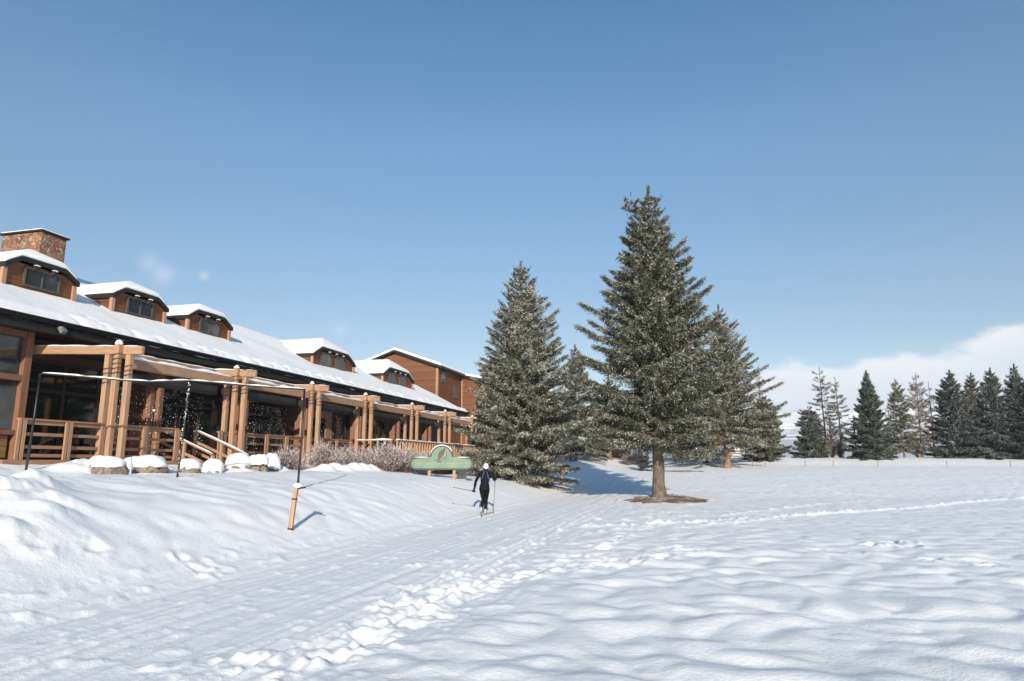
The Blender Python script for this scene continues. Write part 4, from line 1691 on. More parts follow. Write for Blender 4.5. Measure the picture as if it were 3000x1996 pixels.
for i, (px, py, a_, R_, H_, lab) in enumerate((
        (845, 1358, -15.4, .95, .85, 'small reddish bush between the last boulder and the third pergola post'),
        (945, 1352, -15.0, 1.25, 1.35, 'frosted reddish bush in front of the entrance, beside the third pergola post'),
        (1010, 1356, -15.0, 1.2, 1.25, 'reddish bush standing left of the fourth pergola post'),
        (1090, 1365, -13.6, 1.2, 1.1, 'dark reddish bush touching the fourth pergola post'),
        (1135, 1380, -12.9, 1.3, 1.5, 'tallest mauve frosted bush in front of the railing corner'),
        (1185, 1384, -12.6, 1.1, 1.35, 'mauve frosted bush right behind the left end of the sign'),
        (1235, 1382, -13.0, 1.1, 1.2, 'bush peeping out behind the sign border beneath the balusters'),
        (1375, 1376, -13.6, 1.3, 1.3, 'bush behind the right end of the sign beside the spruce'))):
    q = on_n(px, py, a_)
    q.z = gz(q.x, q.y) - .02
    bush(lab, q, R_ * .92, H_ * .84, 5200, 80 + i, frost=.72)

# ------------------------------------------------------------------ trees
def foot(px, py, lo=20, hi=110, d=None):
    if d is None:
        q = ground_hit(px, py, lo, hi)
    else:
        q = at(px, py, d)
    q.z = float(base_h(q.x, q.y))
    return q


def hgt(p, px, py):
    return at(px, py, p.y).z - p.z


def wid(p, pxw):
    return pxw / 2030.0 * p.y


q = foot(1932, 1461)
BIG = q
place_tree('spruce_tree', 'tallest spruce with bare lower trunk standing alone in the snow field', 'spruce tree', q, hgt(q, 1930, 548), wid(q, 162), hgt(q, 1930, 1310), 300000, .29,
           seed=21, bl=.15, bw=.036, whorl=.24, per=10, kf=.66, pf=1.02, frost=.40, up=(-.16, .50), hang=.55, round_=.85, twig=.70,
           extra_tops=((-.85, .1, hgt(q, 1892, 556), hgt(q, 1892, 650), .28, 1500),))
q = foot(1527, 1408, 25, 60, 40)
LEFT = q
place_tree('spruce_tree', 'broad frosted spruce behind the skier with branches down to the snow', 'spruce tree', q, hgt(q, 1517, 768), wid(q, 165), hgt(q, 1517, 1385), 280000, .20,
           seed=34, bl=.15, bw=.038, whorl=.24, per=10, kf=.95, pf=.85, frost=.55, up=(-.18, .50), hang=.5, round_=.88, twig=.70)
q = foot(1690, 1350, d=66)
place_tree('spruce_tree', 'narrow frosted spruce in the gap between the two largest spruces', 'spruce tree', q, hgt(q, 1684, 1010), wid(q, 80), hgt(q, 1684, 1318), 100000, .20,
           seed=41, bl=.18, bw=.045, frost=.5, whorl=.32, per=8, round_=1.0, twig=.7)
q = foot(1788, 1352, d=71)
place_tree('spruce_tree', 'spruce mostly hidden behind the left side of the tallest spruce, above the cabin', 'spruce tree', q, hgt(q, 1788, 1105), wid(q, 80), hgt(q, 1788, 1298), 60000, .2,
           seed=47, bl=.2, bw=.05, frost=.4, whorl=.32, per=8, round_=1.0, twig=.65)
q = foot(2130, 1368, d=64)
place_tree('spruce_tree', 'frosted spruce with orange sunlit trunk just right of the tallest spruce', 'spruce tree', q, hgt(q, 2126, 893), wid(q, 132), hgt(q, 2126, 1295), 170000, .30,
           bark='bark_or', seed=52, bl=.19, bw=.05, frost=.52, whorl=.30, per=9, kf=.8, pf=1.0, round_=.9, twig=.7, up=(-.3, .45))
q = foot(2068, 1361, d=70)
place_tree('spruce_tree', 'spruce with dark leaning trunk showing under the tallest tree', 'spruce tree', q, hgt(q, 2055, 1010), wid(q, 105), hgt(q, 2055, 1295), 45000, .24,
           bark='bark_dark', seed=55, bl=.21, bw=.05, frost=.35, lean=-.03, round_=.9, twig=.7)
q = foot(1980, 1358, d=74)
place_tree('spruce_tree', 'dark trunked spruce just behind the tallest trunk, right side', 'spruce tree', q, hgt(q, 1975, 1030), wid(q, 85), hgt(q, 1975, 1300), 30000, .28,
           bark='bark_dark', seed=56, bl=.22, bw=.055, frost=.25, round_=.9, twig=.7)
for k, (px, lab) in enumerate(((2034, 'slim pale trunk between the two dark trunks under the tallest tree'), (2094, 'slim greyish leaning trunk beside the log pile'))):
    q = foot(px, 1359, d=76)
    place_tree('slim_pine', lab, 'pine tree', q, hgt(q, px, 1100), wid(q, 50), hgt(q, px, 1280), 9000, .14, bark='bark', seed=57 + k, bl=.3, bw=.08, frost=.3, lean=-.02)
# thin trunk close behind the tallest trunk, left side
q = foot(1915, 1368, d=63)
place_tree('slim_pine', 'slim brown trunk half hidden by the left edge of the thick trunk', 'pine tree', q, hgt(q, 1915, 1060), wid(q, 55), hgt(q, 1915, 1290), 9000, .10, bark='bark_or', seed=59, bl=.3, bw=.08, frost=.3)
q = foot(1886, 1358, d=60)
place_tree('young_fir', 'small dark young fir close left of the thick trunk', 'fir tree', q, hgt(q, 1886, 1310), wid(q, 24), .05, 6000, .05, needle='needle_dark', seed=60, bl=.2, bw=.05, frost=.3)
for k, (px, lab) in enumerate(((1843, 'pale leafless brush at the left of the small young fir'), (1868, 'pale leafless brush thicket touching the small young fir'))):
    q = foot(px, 1356, d=68)
    bush(lab, q, .9, 1.5, 3500, 120 + k, 'twig_rust', .5, 'brush', 'pale brush at the wood edge')

# the row at the far side of the field
ROW = [
    ('fir_tree', 'bushy dark green fir tapering to the snow, nearest right of the frosted spruces', 'fir tree', 2240, 1347, 2234, 1165, 78, 1345, 40000, 'needle', 'bark', 72, dict(frost=.28, prof=.7, round_=1.0, bl=.21, bw=.05)),
    ('bare_larch', 'bare reddish larch top rising behind the bushy dark green fir', 'larch tree', 2233, 1345, 2222, 1070, 34, 1320, 6000, 'needle_bare', 'bark', 84, dict(frost=.4, bl=.26, bw=.026, twig=.4, hang=.3, per=5)),
    ('fir_tree', 'small blue-green fir left of the two leaning larches', 'fir tree', 2368, 1346, 2368, 1232, 46, 1342, 20000, 'needle_blue', 'bark_dark', 76, dict(frost=.25, prof=.8, round_=1.0, bl=.21, bw=.05)),
    ('young_pine', 'thin pine poking above the small blue-green fir', 'pine tree', 2371, 1345, 2367, 1192, 26, 1250, 4000, 'needle', 'bark', 80, dict(frost=.4, prof=.4, bl=.20, bw=.042)),
    ('fir_tree', 'narrow frosted fir between the small blue-green fir and the tallest larch', 'fir tree', 2396, 1346, 2391, 1218, 30, 1342, 12000, 'needle', 'bark', 77, dict(frost=.5, prof=.8, bl=.20, bw=.042)),
    ('bare_larch', 'tallest bare larch leaning left, with drooping twigs', 'larch tree', 2424, 1345, 2399, 1074, 46, 1270, 9000, 'needle_bare', 'bark_dark', 76, dict(frost=.35, prof=.62, bl=.26, bw=.026, hang=.7, twig=.4, per=5, whorl=.55, up=(-.5, .2))),
    ('bare_larch', 'second bare leaning larch with a clean dark trunk to the snow', 'larch tree', 2470, 1345, 2445, 1104, 42, 1290, 6500, 'needle_bare', 'bark_dark', 76, dict(frost=.35, prof=.62, bl=.26, bw=.026, hang=.6, twig=.4, per=5, whorl=.6, up=(-.5, .2))),
    ('spruce_tree', 'broad bluish spruce with a thin ragged top, in the middle of the far row', 'spruce tree', 2556, 1347, 2537, 1088, 78, 1343, 45000, 'needle_blue', 'bark', 74, dict(frost=.22, prof=1.05, round_=1.0, bl=.21, bw=.052)),
    ('bare_larch', 'faint thin larch right behind the broad bluish spruce', 'larch tree', 2607, 1343, 2602, 1180, 22, 1320, 2500, 'needle_bare', 'bark', 88, dict(frost=.5, bl=.3, bw=.04, per=4)),
    ('spruce_tree', 'slim frosted spruce on a clear trunk, right of the broad bluish spruce', 'spruce tree', 2651, 1346, 2622, 1112, 42, 1320, 16000, 'needle', 'bark', 77, dict(frost=.5, prof=.6, bl=.21, bw=.045, whorl=.5)),
    ('bare_larch', 'thick reddish-brown larch with a bushy lower crown', 'larch tree', 2703, 1346, 2682, 1094, 46, 1315, 14000, 'twig_rust', 'bark', 77, dict(frost=.4, prof=.62, round_=.9, bl=.26, bw=.03, whorl=.5)),
    ('bare_larch', 'bare thin larch with short stubby branches, left of the dark fir group', 'larch tree', 2740, 1345, 2719, 1118, 30, 1320, 3200, 'needle_bare', 'bark_dark', 80, dict(frost=.35, prof=.6, bl=.26, bw=.026, twig=.35, per=4, whorl=.6, hang=.2)),
    ('fir_tree', 'dark pointed fir at the left of the dark group on the right', 'fir tree', 2787, 1342, 2781, 1086, 78, 1336, 45000, 'needle_dark', 'bark_dark', 76, dict(frost=.32, prof=.85, round_=1.0, bl=.21, bw=.052)),
    ('fir_tree', 'blunt frosted fir set back between two dark pointed firs', 'fir tree', 2848, 1341, 2844, 1094, 58, 1335, 26000, 'needle', 'bark_dark', 84, dict(frost=.42, prof=.7, round_=1.0, bl=.22, bw=.055)),
    ('fir_tree', 'layered dark fir showing a short brown trunk', 'fir tree', 2912, 1349, 2900, 1080, 72, 1335, 42000, 'needle_dark', 'bark_or', 75, dict(frost=.35, prof=.8, round_=1.0, bl=.21, bw=.052)),
    ('fir_tree', 'tall pointed dark fir next to the right edge of the photo', 'fir tree', 2975, 1345, 2970, 1068, 60, 1338, 32000, 'needle_dark', 'bark_dark', 80, dict(frost=.35, prof=.85, round_=1.0, bl=.22, bw=.055)),
    ('fir_tree', 'almost black fir cut by the right edge of the photo', 'fir tree', 3015, 1347, 3008, 1100, 72, 1338, 30000, 'needle_dark', 'bark_dark', 73, dict(frost=.2, prof=.85, round_=1.0, bl=.21, bw=.052)),
    ('fir_tree', 'dark fir outside the right edge, beyond the black fir', 'fir tree', 3110, 1347, 3105, 1090, 80, 1338, 12000, 'needle_dark', 'bark_dark', 76, dict(frost=.2, prof=.85, round_=1.0, bl=.3, bw=.1)),
]
for k, (nm, lab, cat, px, py, tx, ty, hw, cpy, nb, ndl, bk, d, kw) in enumerate(ROW):
    if px > 3080:
        continue
    q = foot(px, py, d=d)
    H = hgt(q, tx, ty)
    ln_ = (at(tx, ty, d).x - at(px, py, d).x) / H
    args = dict(up=(-.30, .55), hang=.55, whorl=.30, per=9, twig=.55, round_=.8)
    args.update(kw)
    place_tree(nm, lab, cat, q, H, wid(q, hw), max(.1, hgt(q, px, cpy)), int(nb * (2.2 if kw.get('bw', 1) > .04 else 1.15)), max(.09, H * .010 + .02), needle=ndl, bark=bk, lean=ln_,
               group='trees along the far side of the field', seed=200 + k, **args)
for k, (px, R_, H_, lab, mt) in enumerate(((2440, 1.7, 3.4, 'purple-brown bush between the two leaning larches', 'twig_rust'), (2415, 1.4, 2.8, 'frosted brush at the foot of the tallest larch', 'twig_rust'),
                                         (2462, 1.1, 2.3, 'low purple-brown brush at the foot of the clean-trunked larch', 'twig_red'), (2610, 1.3, 2.2, 'reddish brush on the right skirt of the bluish spruce', 'twig_rust'),
                                         (2690, 1.5, 2.6, 'reddish brush around the bushy larch trunk', 'twig_rust'), (2835, 1.4, 1.6, 'greenish brush under the blunt frosted fir', 'twig_rust'))):
    q = foot(px, 1346, d=78)
    bush(lab, q, R_, H_, 6000, 140 + k, mt, .35, 'brush', 'brush between the far trees')

# ------------------------------------------------------------------ bare ground under the trees
def litter(name, label, c, rx, ry, seed, rot=0.0, kind='stuff'):
    nr, na = 14, 56
    mb = MB()
    for i in range(nr + 1):
        for k in range(na):
            an = 2 * math.pi * k / na
            m = i / nr * (1 + .22 * float(pn(np.array([math.cos(an) * 1.4 + seed]), np.array([math.sin(an) * 1.4]), 7)[0]) * 1.6 + .30 * float(pn(np.array([math.cos(an) * 5 + seed]), np.array([math.sin(an) * 5]), 8)[0]))
            x, y = m * rx * math.cos(an), m * ry * math.sin(an)
            mb.v.append(Vector((c.x + x * math.cos(rot) - y * math.sin(rot), c.y + x * math.sin(rot) + y * math.cos(rot), 0)))
    X = np.array([v.x for v in mb.v])
    Y = np.array([v.y for v in mb.v])
    Hh = full_h(X, Y)
    for i, v in enumerate(mb.v):
        r_ = (i // na) / nr
        v.z = float(Hh[i]) + (.035 if r_ < .8 else .035 - .3 * (r_ - .8))
    for i in range(nr):
        for k in range(na):
            k2 = (k + 1) % na
            mb.f.append((i * na + k, (i + 1) * na + k, (i + 1) * na + k2, i * na + k2))
    o = obj(name, mb, 'litter', smooth=True)
    o['label'] = label
    o['kind'] = kind
    return o


litter('fallen_needle_litter', 'brown needles and thin frost on bare ground around the lone trunk', BIG + Vector((.2, -.55, 0)), 1.9, 1.9, 3)
litter('fallen_needle_litter', 'dark brown needle litter beneath the broad frosted spruce', LEFT + Vector((.6, .3, 0)), 2.6, 1.3, 5)
q = ground_hit(2000, 1382, 30, 70)
litter('fallen_needle_litter', 'thin brown strip of bare ground beyond the lone trunk', q, 1.7, .8, 9, -.3)

# ------------------------------------------------------------------ power poles and frosted wires beyond the trees
DP = 115.0
for px, top, lab in ((2507, 1218, 'utility pole half hidden by the broad bluish spruce'), (2436, 1222, 'thin utility pole showing between the two leaning larches')):
    b = at(px, 1352, DP)
    t = at(px - 6, top, DP)
    root = thing('utility_pole', lab, 'utility pole', Vector((b.x, b.y, .5)))
    mb = MB()
    mb.tube([Vector((b.x, b.y, .2)), t], [.16, .12], 8)
    obj('pole', mb, 'bark_dark', root)
    mb = MB()
    mb.beam(t - Z * .5 - Vector((.9, 0, 0)), t - Z * .5 + Vector((.9, 0, 0)), .1, .12)
    obj('crossarm', mb, 'bark_dark', root)
    mb = MB()
    for dx in (-.8, 0, .8):
        mb.tube([t - Z * .44 + Vector((dx, 0, 0)), t - Z * .2 + Vector((dx, 0, 0))], .05, 6)
    obj('insulator', mb, 'grey', root)
M['frosted_wire'] = mat_plain('frosted_wire', (.72, .72, .74), .6, .1, 5)
for y0, y1, y2, lab in ((1215, 1212, 1208, 'uppermost frosted power line behind the far trees'), (1255, 1219, 1213, 'steepest frosted power line behind the far trees'), (1258, 1246, 1243, 'single frosted power line well below the upper pair'),
                        (1278, 1270, 1266, 'frosted power line, upper one of the lowest pair'), (1288, 1281, 1277, 'lowest frosted power line behind the far trees')):
    pts = []
    for k in range(25):
        px = 2190 + (3060 - 2190) * k / 24
        f = k / 24
        yy = (y0 * (1 - f) ** 2 + 2 * y1 * f * (1 - f) + y2 * f * f)
        pts.append(at(px, yy, DP + 1.0))
    mb = MB()
    mb.tube(pts, .05, 5)
    tag(obj('power_line', mb, 'frosted_wire', loc=pts[0]), lab, 'power line', 'frosted power lines beyond the field')

# ------------------------------------------------------------------ the skier
SK = ground_hit(1412, 1510, 15, 35)
SK.z = gz(SK.x, SK.y)
K = SK.y / 24.2


def sp_(x, y, z):
    return SK + Vector((x, y, z)) * K


def merged(name, mb, mat, parent, voxel=.010, smooth=4, cut=None):
    """melts overlapping rounded shapes into one continuous surface"""
    me = bpy.data.meshes.new(name)
    org = root_loc(parent)
    me.from_pydata([tuple(v - org) for v in mb.v], [], mb.f)
    o = bpy.data.objects.new(name, me)
    col.objects.link(o)
    r = o.modifiers.new('Remesh', 'REMESH')
    r.mode = 'VOXEL'
    r.voxel_size = voxel
    s = o.modifiers.new('Smooth', 'SMOOTH')
    s.iterations = smooth
    s.factor = .5
    dg = bpy.context.evaluated_depsgraph_get()
    dg.update()
    new = bpy.data.meshes.new_from_object(o.evaluated_get(dg))
    o.modifiers.clear()
    o.data = new
    new.name = name
    new.polygons.foreach_set('use_smooth', [True] * len(new.polygons))
    new.materials.clear()
    new.materials.append(M[mat])
    o.parent = parent
    return o


def limb(mb, pts, rs, n=14):
    """tapered limb with rounded ends"""
    P = [Vector(p) for p in pts]
    t0, t1 = (P[0] - P[1]).normalized(), (P[-1] - P[-2]).normalized()
    pp = [P[0] + t0 * rs[0] * .95, P[0] + t0 * rs[0] * .6] + P + [P[-1] + t1 * rs[-1] * .6, P[-1] + t1 * rs[-1] * .95]
    rr2 = [rs[0] * .3, rs[0] * .8] + list(rs) + [rs[-1] * .8, rs[-1] * .3]
    return mb.tube(pp, [r * K for r in rr2], n)


def loft(mb, secs, n=18):
    """stack of flattened rings: (centre, half width, half depth)"""
    o = len(mb.v)
    for c, rx, ry in secs:
        for k in range(n):
            an = 2 * math.pi * k / n
            mb.v.append(Vector(c) + Vector((rx * K * math.cos(an), ry * K * math.sin(an), 0)))
    for i in range(len(secs) - 1):
        for k in range(n):
            k2 = (k + 1) % n
            mb.f.append((o + i * n + k, o + i * n + k2, o + (i + 1) * n + k2, o + (i + 1) * n + k))
    mb.f.append(tuple(o + k for k in reversed(range(n))))
    mb.f.append(tuple(o + (len(secs) - 1) * n + k for k in range(n)))


M['skin'] = mat_plain('skin', (.45, .27, .19), .5, .08, 20)
M['jacket'] = mat_plain('navy_ski_jacket', (.007, .008, .016), .75, .3, 14, spec=.12)
M['tights'] = mat_plain('black_ski_tights', (.005, .005, .006), .7, .3, 14, spec=.15)
M['hat'] = mat_plain('white_knit_hat', (.78, .78, .80), .8, .1, 40, bumpd=.004)
M['hair'] = mat_plain('brown_hair', (.06, .035, .02), .6, .2, 30)
M['glove'] = mat_plain('dark_glove', (.035, .018, .015), .7, .2, 20)
M['boot'] = mat_plain('pale_ski_boot', (.42, .40, .36), .5, .3, 12)
M['ski'] = mat_plain('pale_ski', (.52, .48, .38), .35, .2, 5)
M['pole'] = mat_plain('grey_ski_pole', (.14, .15, .17), .4, .1, 9)
M['basket'] = mat_plain('yellow_pole_basket', (.50, .52, .20), .5, .1, 9)
M['strap'] = mat_plain('grey_strap', (.16, .15, .17), .6, .1, 20)

J = dict(
    lsh=sp_(-.095, .17, 1.40), lel=sp_(-.225, .03, 1.12), lha=sp_(-.265, -.10, .86),
    rsh=sp_(.305, .20, 1.40), rel=sp_(.43, .22, 1.16), rha=sp_(.45, .46, 1.22),
    lhip=sp_(-.01, .02, .88), lkn=sp_(.035, .06, .50), lan=sp_(-.02, -.26, .19),
    rhip=sp_(.165, .02, .88), rkn=sp_(.135, .20, .49), ran=sp_(.11, .06, .10))
body = thing('person', 'person skiing away in black clothes and a white hat, holding two poles', 'person', SK)


def torso(mb, g=0.0):
    loft(mb, [(sp_(.078, .0, .80), .10 + g, .09 + g), (sp_(.078, .0, .86), .165 + g, .125 + g), (sp_(.078, .015, .94), .172 + g, .125 + g), (sp_(.085, .05, 1.06), .140 + g, .105 + g),
              (sp_(.095, .10, 1.20), .158 + g, .112 + g), (sp_(.105, .15, 1.32), .178 + g, .115 + g), (sp_(.107, .18, 1.40), .170 + g, .098 + g), (sp_(.11, .20, 1.455), .095 + g, .075 + g)])


def arms(mb, g=0.0):
    limb(mb, [sp_(.0, .17, 1.385), J['lsh'], J['lsh'].lerp(J['lel'], .5), J['lel'], J['lel'].lerp(J['lha'], .4), J['lha']], [.075 + g, .068 + g, .055 + g, .044 + g, .042 + g, .030 + g])
    limb(mb, [sp_(.22, .19, 1.385), J['rsh'], J['rsh'].lerp(J['rel'], .5), J['rel'], J['rel'].lerp(J['rha'], .4), J['rha']], [.075 + g, .068 + g, .055 + g, .044 + g, .042 + g, .030 + g])


def legs(mb, g=0.0):
    for s in ('l', 'r'):
        a, b, c = J[s + 'hip'], J[s + 'kn'], J[s + 'an']
        limb(mb, [a, a.lerp(b, .35), a.lerp(b, .75), b, b.lerp(c, .3) + Vector((0, -.015, 0)), b.lerp(c, .7), c], [.098 + g, .088 + g, .066 + g, .056 + g, .057 + g, .042 + g, .036 + g])


def fingers(mb, wrist, along, curl, thumb_side):
    """palm, four curled fingers of unequal length and a thumb from the side of the palm"""
    al, cu = along.normalized(), curl.normalized()
    sd = al.cross(cu).normalized()
    palm = wrist + al * .05 * K
    for f in (-.03, -.01, .01, .03):
        limb(mb, [wrist + sd * f * .5 * K, palm + sd * f * K, wrist + al * .095 * K + sd * f * K], [.017, .016, .012], 8)
    for f, L in ((-.033, .062), (-.011, .076), (.011, .082), (.033, .072)):
        k0 = wrist + al * .095 * K + sd * f * K
        k1 = k0 + (al * .45 + cu * .85).normalized() * L * .45 * K
        k2 = k1 + (cu * .7 - al * .7).normalized() * L * .35 * K
        k3 = k2 + (-al * .9 - cu * .2).normalized() * L * .28 * K
        limb(mb, [k0, k1, k2, k3], [.0098, .0092, .0085, .0075], 8)
    t0 = wrist + al * .03 * K + sd * thumb_side * .036 * K
    t1 = t0 + (al * .6 + sd * thumb_side * .6 + cu * .4).normalized() * .036 * K
    t2 = t1 + (al * .5 + cu * .8 - sd * thumb_side * .4).normalized() * .03 * K
    limb(mb, [t0, t1, t2], [.013, .011, .009], 8)


hc = sp_(.118, .27, 1.605)


def head(mb):
    mb.ball(hc, .098 * K, (.80, .98, 1.14), 18, 12)
    mb.ball(hc + Vector((0, .035, -.055)) * K, .066 * K, (.85, .95, 1.0), 14, 10)          # jaw
    limb(mb, [sp_(.11, .205, 1.43), sp_(.115, .235, 1.53)], [.056, .052], 12)
    limb(mb, [hc + Vector((0, .09, .01)) * K, hc + Vector((0, .115, -.022)) * K], [.010, .015], 8)    # nose
    for s in (-1, 1):
        mb.ball(hc + Vector((s * .082, 0, -.01)) * K, .028 * K, (.35, .7, 1.1), 8, 6)       # ears
        limb(mb, [hc + Vector((s * .018, .092, .026)) * K, hc + Vector((s * .048, .080, .024)) * K], [.009, .008], 6)   # brow
    limb(mb, [hc + Vector((-.02, .090, -.058)) * K, hc + Vector((.02, .090, -.058)) * K], [.008, .008], 6)   # lips


mb = MB()
torso(mb, -.012)
arms(mb, -.010)
legs(mb, -.010)
head(mb)
for s in ('l', 'r'):
    c = J[s + 'an']
    limb(mb, [c + Vector((0, -.02, -.03)) * K, c + Vector((0, .09, -.06 if s == 'r' else -.10)) * K], [.034, .028], 10)
merged('body', mb, 'skin', body, .009, 3)
mb = MB()
for s in (-1, 1):
    mb.ball(hc + Vector((s * .030, .087, .006)) * K, .010 * K, (1.2, .6, .8), 8, 6)
obj('eye', mb, 'pipe', body, smooth=True)
mb = MB()
torso(mb, .006)
mb.v = [v if v.z > SK.z + .90 * K else Vector((v.x, v.y, SK.z + .90 * K)) for v in mb.v]
arms(mb, .007)
limb(mb, [sp_(.11, .20, 1.44), sp_(.113, .225, 1.495)], [.066, .060], 12)
jk = merged('jacket', mb, 'jacket', body, .010, 3)
mb = MB()
for s in (-1, 1):
    mb.tube([sp_(.112 + s * .028, .145, 1.475), sp_(.108 + s * .07, .062, 1.38), sp_(.102 + s * .105, .028, 1.25), sp_(.10 + s * .128, .03, 1.2)], .009 * K, 6)
obj('strap', mb, 'strap', jk, smooth=True)
mb = MB()
loft(mb, [(sp_(.078, .0, .79), .11, .10), (sp_(.078, .0, .86), .170, .130), (sp_(.078, .01, .92), .172, .128), (sp_(.08, .02, .965), .160, .118)])
legs(mb, .005)
for s, x, y in (('l', 0, 0), ('r', 0, 0)):
    mb.ball(J[s + 'hip'] + Vector((.0, -.045, -.005)) * K, .098 * K, (.9, .95, .95), 14, 10)
merged('tights', mb, 'tights', body, .010, 3)
mb = MB()
mb.ball(hc + Vector((0, -.008, .030)) * K, .108 * K, (.84, 1.0, 1.02), 20, 14)
limb(mb, [hc + Vector((0, -.05, -.02)) * K, hc + Vector((0, -.04, .05)) * K], [.060, .062], 12)
hat = merged('hat', mb, 'hat', body, .010, 3)
mb = MB()
limb(mb, [hc + Vector((-.03, -.065, -.055)) * K, hc + Vector((.03, -.065, -.055)) * K], [.030, .030], 10)
obj('hair', mb, 'hair', body, smooth=True)
for wr, al, cu, ts in ((J['lha'], Vector((-.25, -.25, -.95)), Vector((-.2, -.9, .3)), 1), (J['rha'], Vector((.05, .9, -.15)), Vector((-.5, .1, -.8)), -1)):
    mb = MB()
    fingers(mb, wr, al, cu, ts)
    merged('glove', mb, 'glove', body, .0055, 1)
for s in ('l', 'r'):
    c = J[s + 'an']
    dn = -.055 if s == 'r' else -.085
    mb = MB()
    limb(mb, [c + Vector((0, 0, .05)) * K, c + Vector((0, -.005, -.02)) * K], [.044, .046], 12)
    limb(mb, [c + Vector((0, -.045, -.035)) * K, c + Vector((0, .06, dn)) * K, c + Vector((0, .165, dn * 1.5 + .012)) * K], [.040, .042, .034], 12)
    merged('boot', mb, 'boot', body, .009, 2)


def ski(label, toe, yaw, pitch, back=.85, front=1.05):
    d = Vector((math.sin(yaw), math.cos(yaw), 0))
    sd = Vector((d.y, -d.x, 0))
    mb = MB()
    n = 22
    for i in range(n + 1):
        f = -back + (back + front) * i / n
        zz = f * math.tan(pitch) + (.16 * max(0, (f - front + .28) / .28) ** 2) + .012
        c = toe + d * f * K + Z * zz * K
        if not label.startswith('ski with'):
            c.z = max(c.z, gz(c.x, c.y) + .012 + (.16 * max(0, (f - front + .28) / .28) ** 2))
        wd = .026 * (1 if f < front - .2 else max(.25, (front - f) / .2 * .9 + .12))
        for (x, z) in ((-1, 0), (1, 0), (1, .012), (-1, .012)):
            mb.v.append(c + sd * x * wd * K + Z * z)
    for i in range(n):
        for k in range(4):
            k2 = (k + 1) % 4
            mb.f.append((i * 4 + k, i * 4 + k2, i * 4 + 4 + k2, i * 4 + 4 + k))
    mb.f += [(3, 2, 1, 0), tuple(n * 4 + k for k in range(4))]
    o = obj('ski', mb, 'ski', loc=toe)
    tag(o, label, 'ski', 'pair of cross-country skis')
    b = MB()
    b.beam(toe - d * .02 + Z * .03, toe + d * .09 + Z * .03, .05, .03)
    obj('binding', b, 'pipe', o)


ski('pale ski flat on the snow with its tip turned up beside the planted pole', J['ran'] + Vector((.01, .14, -.10)) * K, rad(15), 0, .6, 1.1)
ski('ski with its tail kicked up behind the skier under the lifted heel', J['lan'] + Vector((0, .15, -.15)) * K, rad(-4), rad(-2), .75, 1.1)


def ski_pole(label, hand, tip, up):
    root = thing('ski_pole', label, 'ski pole', tip, 'pair of ski poles')
    t = (hand - tip).normalized()
    mb = MB()
    mb.tube([tip, hand + t * .04], [.009, .012], 8)
    obj('shaft', mb, 'pole', root)
    mb = MB()
    mb.tube([hand - t * .06, hand + t * .10], [.016, .018], 8)
    obj('grip', mb, 'pipe', root)
    mb = MB()
    mb.tube([tip + t * .05, tip + t * .058, tip + t * .09], [.045, .042, .014], 10)
    obj('basket', mb, 'basket', root)


lh = J['lha'] + Vector((-.02, -.06, -.065)) * K
rh = J['rha'] + Vector((-.01, .09, -.035)) * K
tipl = at(1321, 1427, SK.y - 1.15)
ski_pole('ski pole swung back through the air towards the sign with a yellow basket', lh, tipl, 0)
tipr = at(1444, 1508, SK.y + .05)
tipr.z = gz(tipr.x, tipr.y) - .03
tipr.y += .25
ski_pole('ski pole planted upright in the snow beside the skier', rh, tipr, 0)


# ------------------------------------------------------------------ mountains far beyond the field
def mountain(name, label, d, prof, depth, mat, seed):
    """prof: (px, py) ridge line; the slope falls to the plain on both sides"""
    nx, ny = 220, 46
    xs = np.array([p[0] for p in prof], float)
    ys = np.array([p[1] for p in prof], float)
    px = np.linspace(xs[0], xs[-1], nx)
    py = np.interp(px, xs, ys)
    mb_v = np.zeros((ny, nx, 3))
    for j in range(ny):
        f = j / (ny - 1) * 2 - 1                          # -1 near foot, 0 ridge, 1 far foot
        dd = d + depth * f
        for i in range(nx):
            q = at(px[i], py[i], d)
            mb_v[j, i] = (q.x * (1 + .02 * f), dd, q.z)
    f = np.abs(np.linspace(-1, 1, ny))[:, None]
    X, Y = mb_v[..., 0], mb_v[..., 1]
    rid = np.abs(pn(X / 190, Y / 260, seed)) * .6 + np.abs(pn(X / 70, Y / 110, seed + 1)) * .3 + .12 * pn(X / 25, Y / 40, seed + 2)
    top = mb_v[..., 2] + 6
    mb_v[..., 2] = -4 + (top + 4) * (1 - f) ** 1.15 * (1 - .55 * rid * np.minimum(1, f * 5)) + 0
    i = np.arange(ny - 1)[:, None] * nx + np.arange(nx - 1)[None, :]
    idx = np.stack([i, i + 1, i + nx + 1, i + nx], -1).reshape(-1)
    me = np_mesh(name, mb_v.reshape(-1, 3), 4, idx, mat, smooth=True)
    o = bpy.data.objects.new(name, me)
    col.objects.link(o)
    o['label'] = label
    return struct(o)


def mat_mountain():
    m, nt, bs = new_mat('haze_paled_slope')
    g = nt.nodes.new('ShaderNodeNewGeometry')
    sx = nt.nodes.new('ShaderNodeSeparateXYZ')
    nt.links.new(g.outputs['Position'], sx.inputs[0])
    n = noise(nt, pos(nt, (.012, .006, .02)), 1.0, 7, .65)
    hz = math_(nt, 'DIVIDE', sx.outputs[2], 260.0)
    v = math_(nt, 'ADD', hz, math_(nt, 'MULTIPLY', math_(nt, 'SUBTRACT', n, .5), 1.0))
    nt.links.new(ramp(nt, v, [(.38, (.30, .33, .37)), (.66, (.72, .73, .75))]), bs.inputs['Base Color'])  # forest and snow tones paled together, distance haze put into the colour
    bs.inputs['Roughness'].default_value = .8
    return m


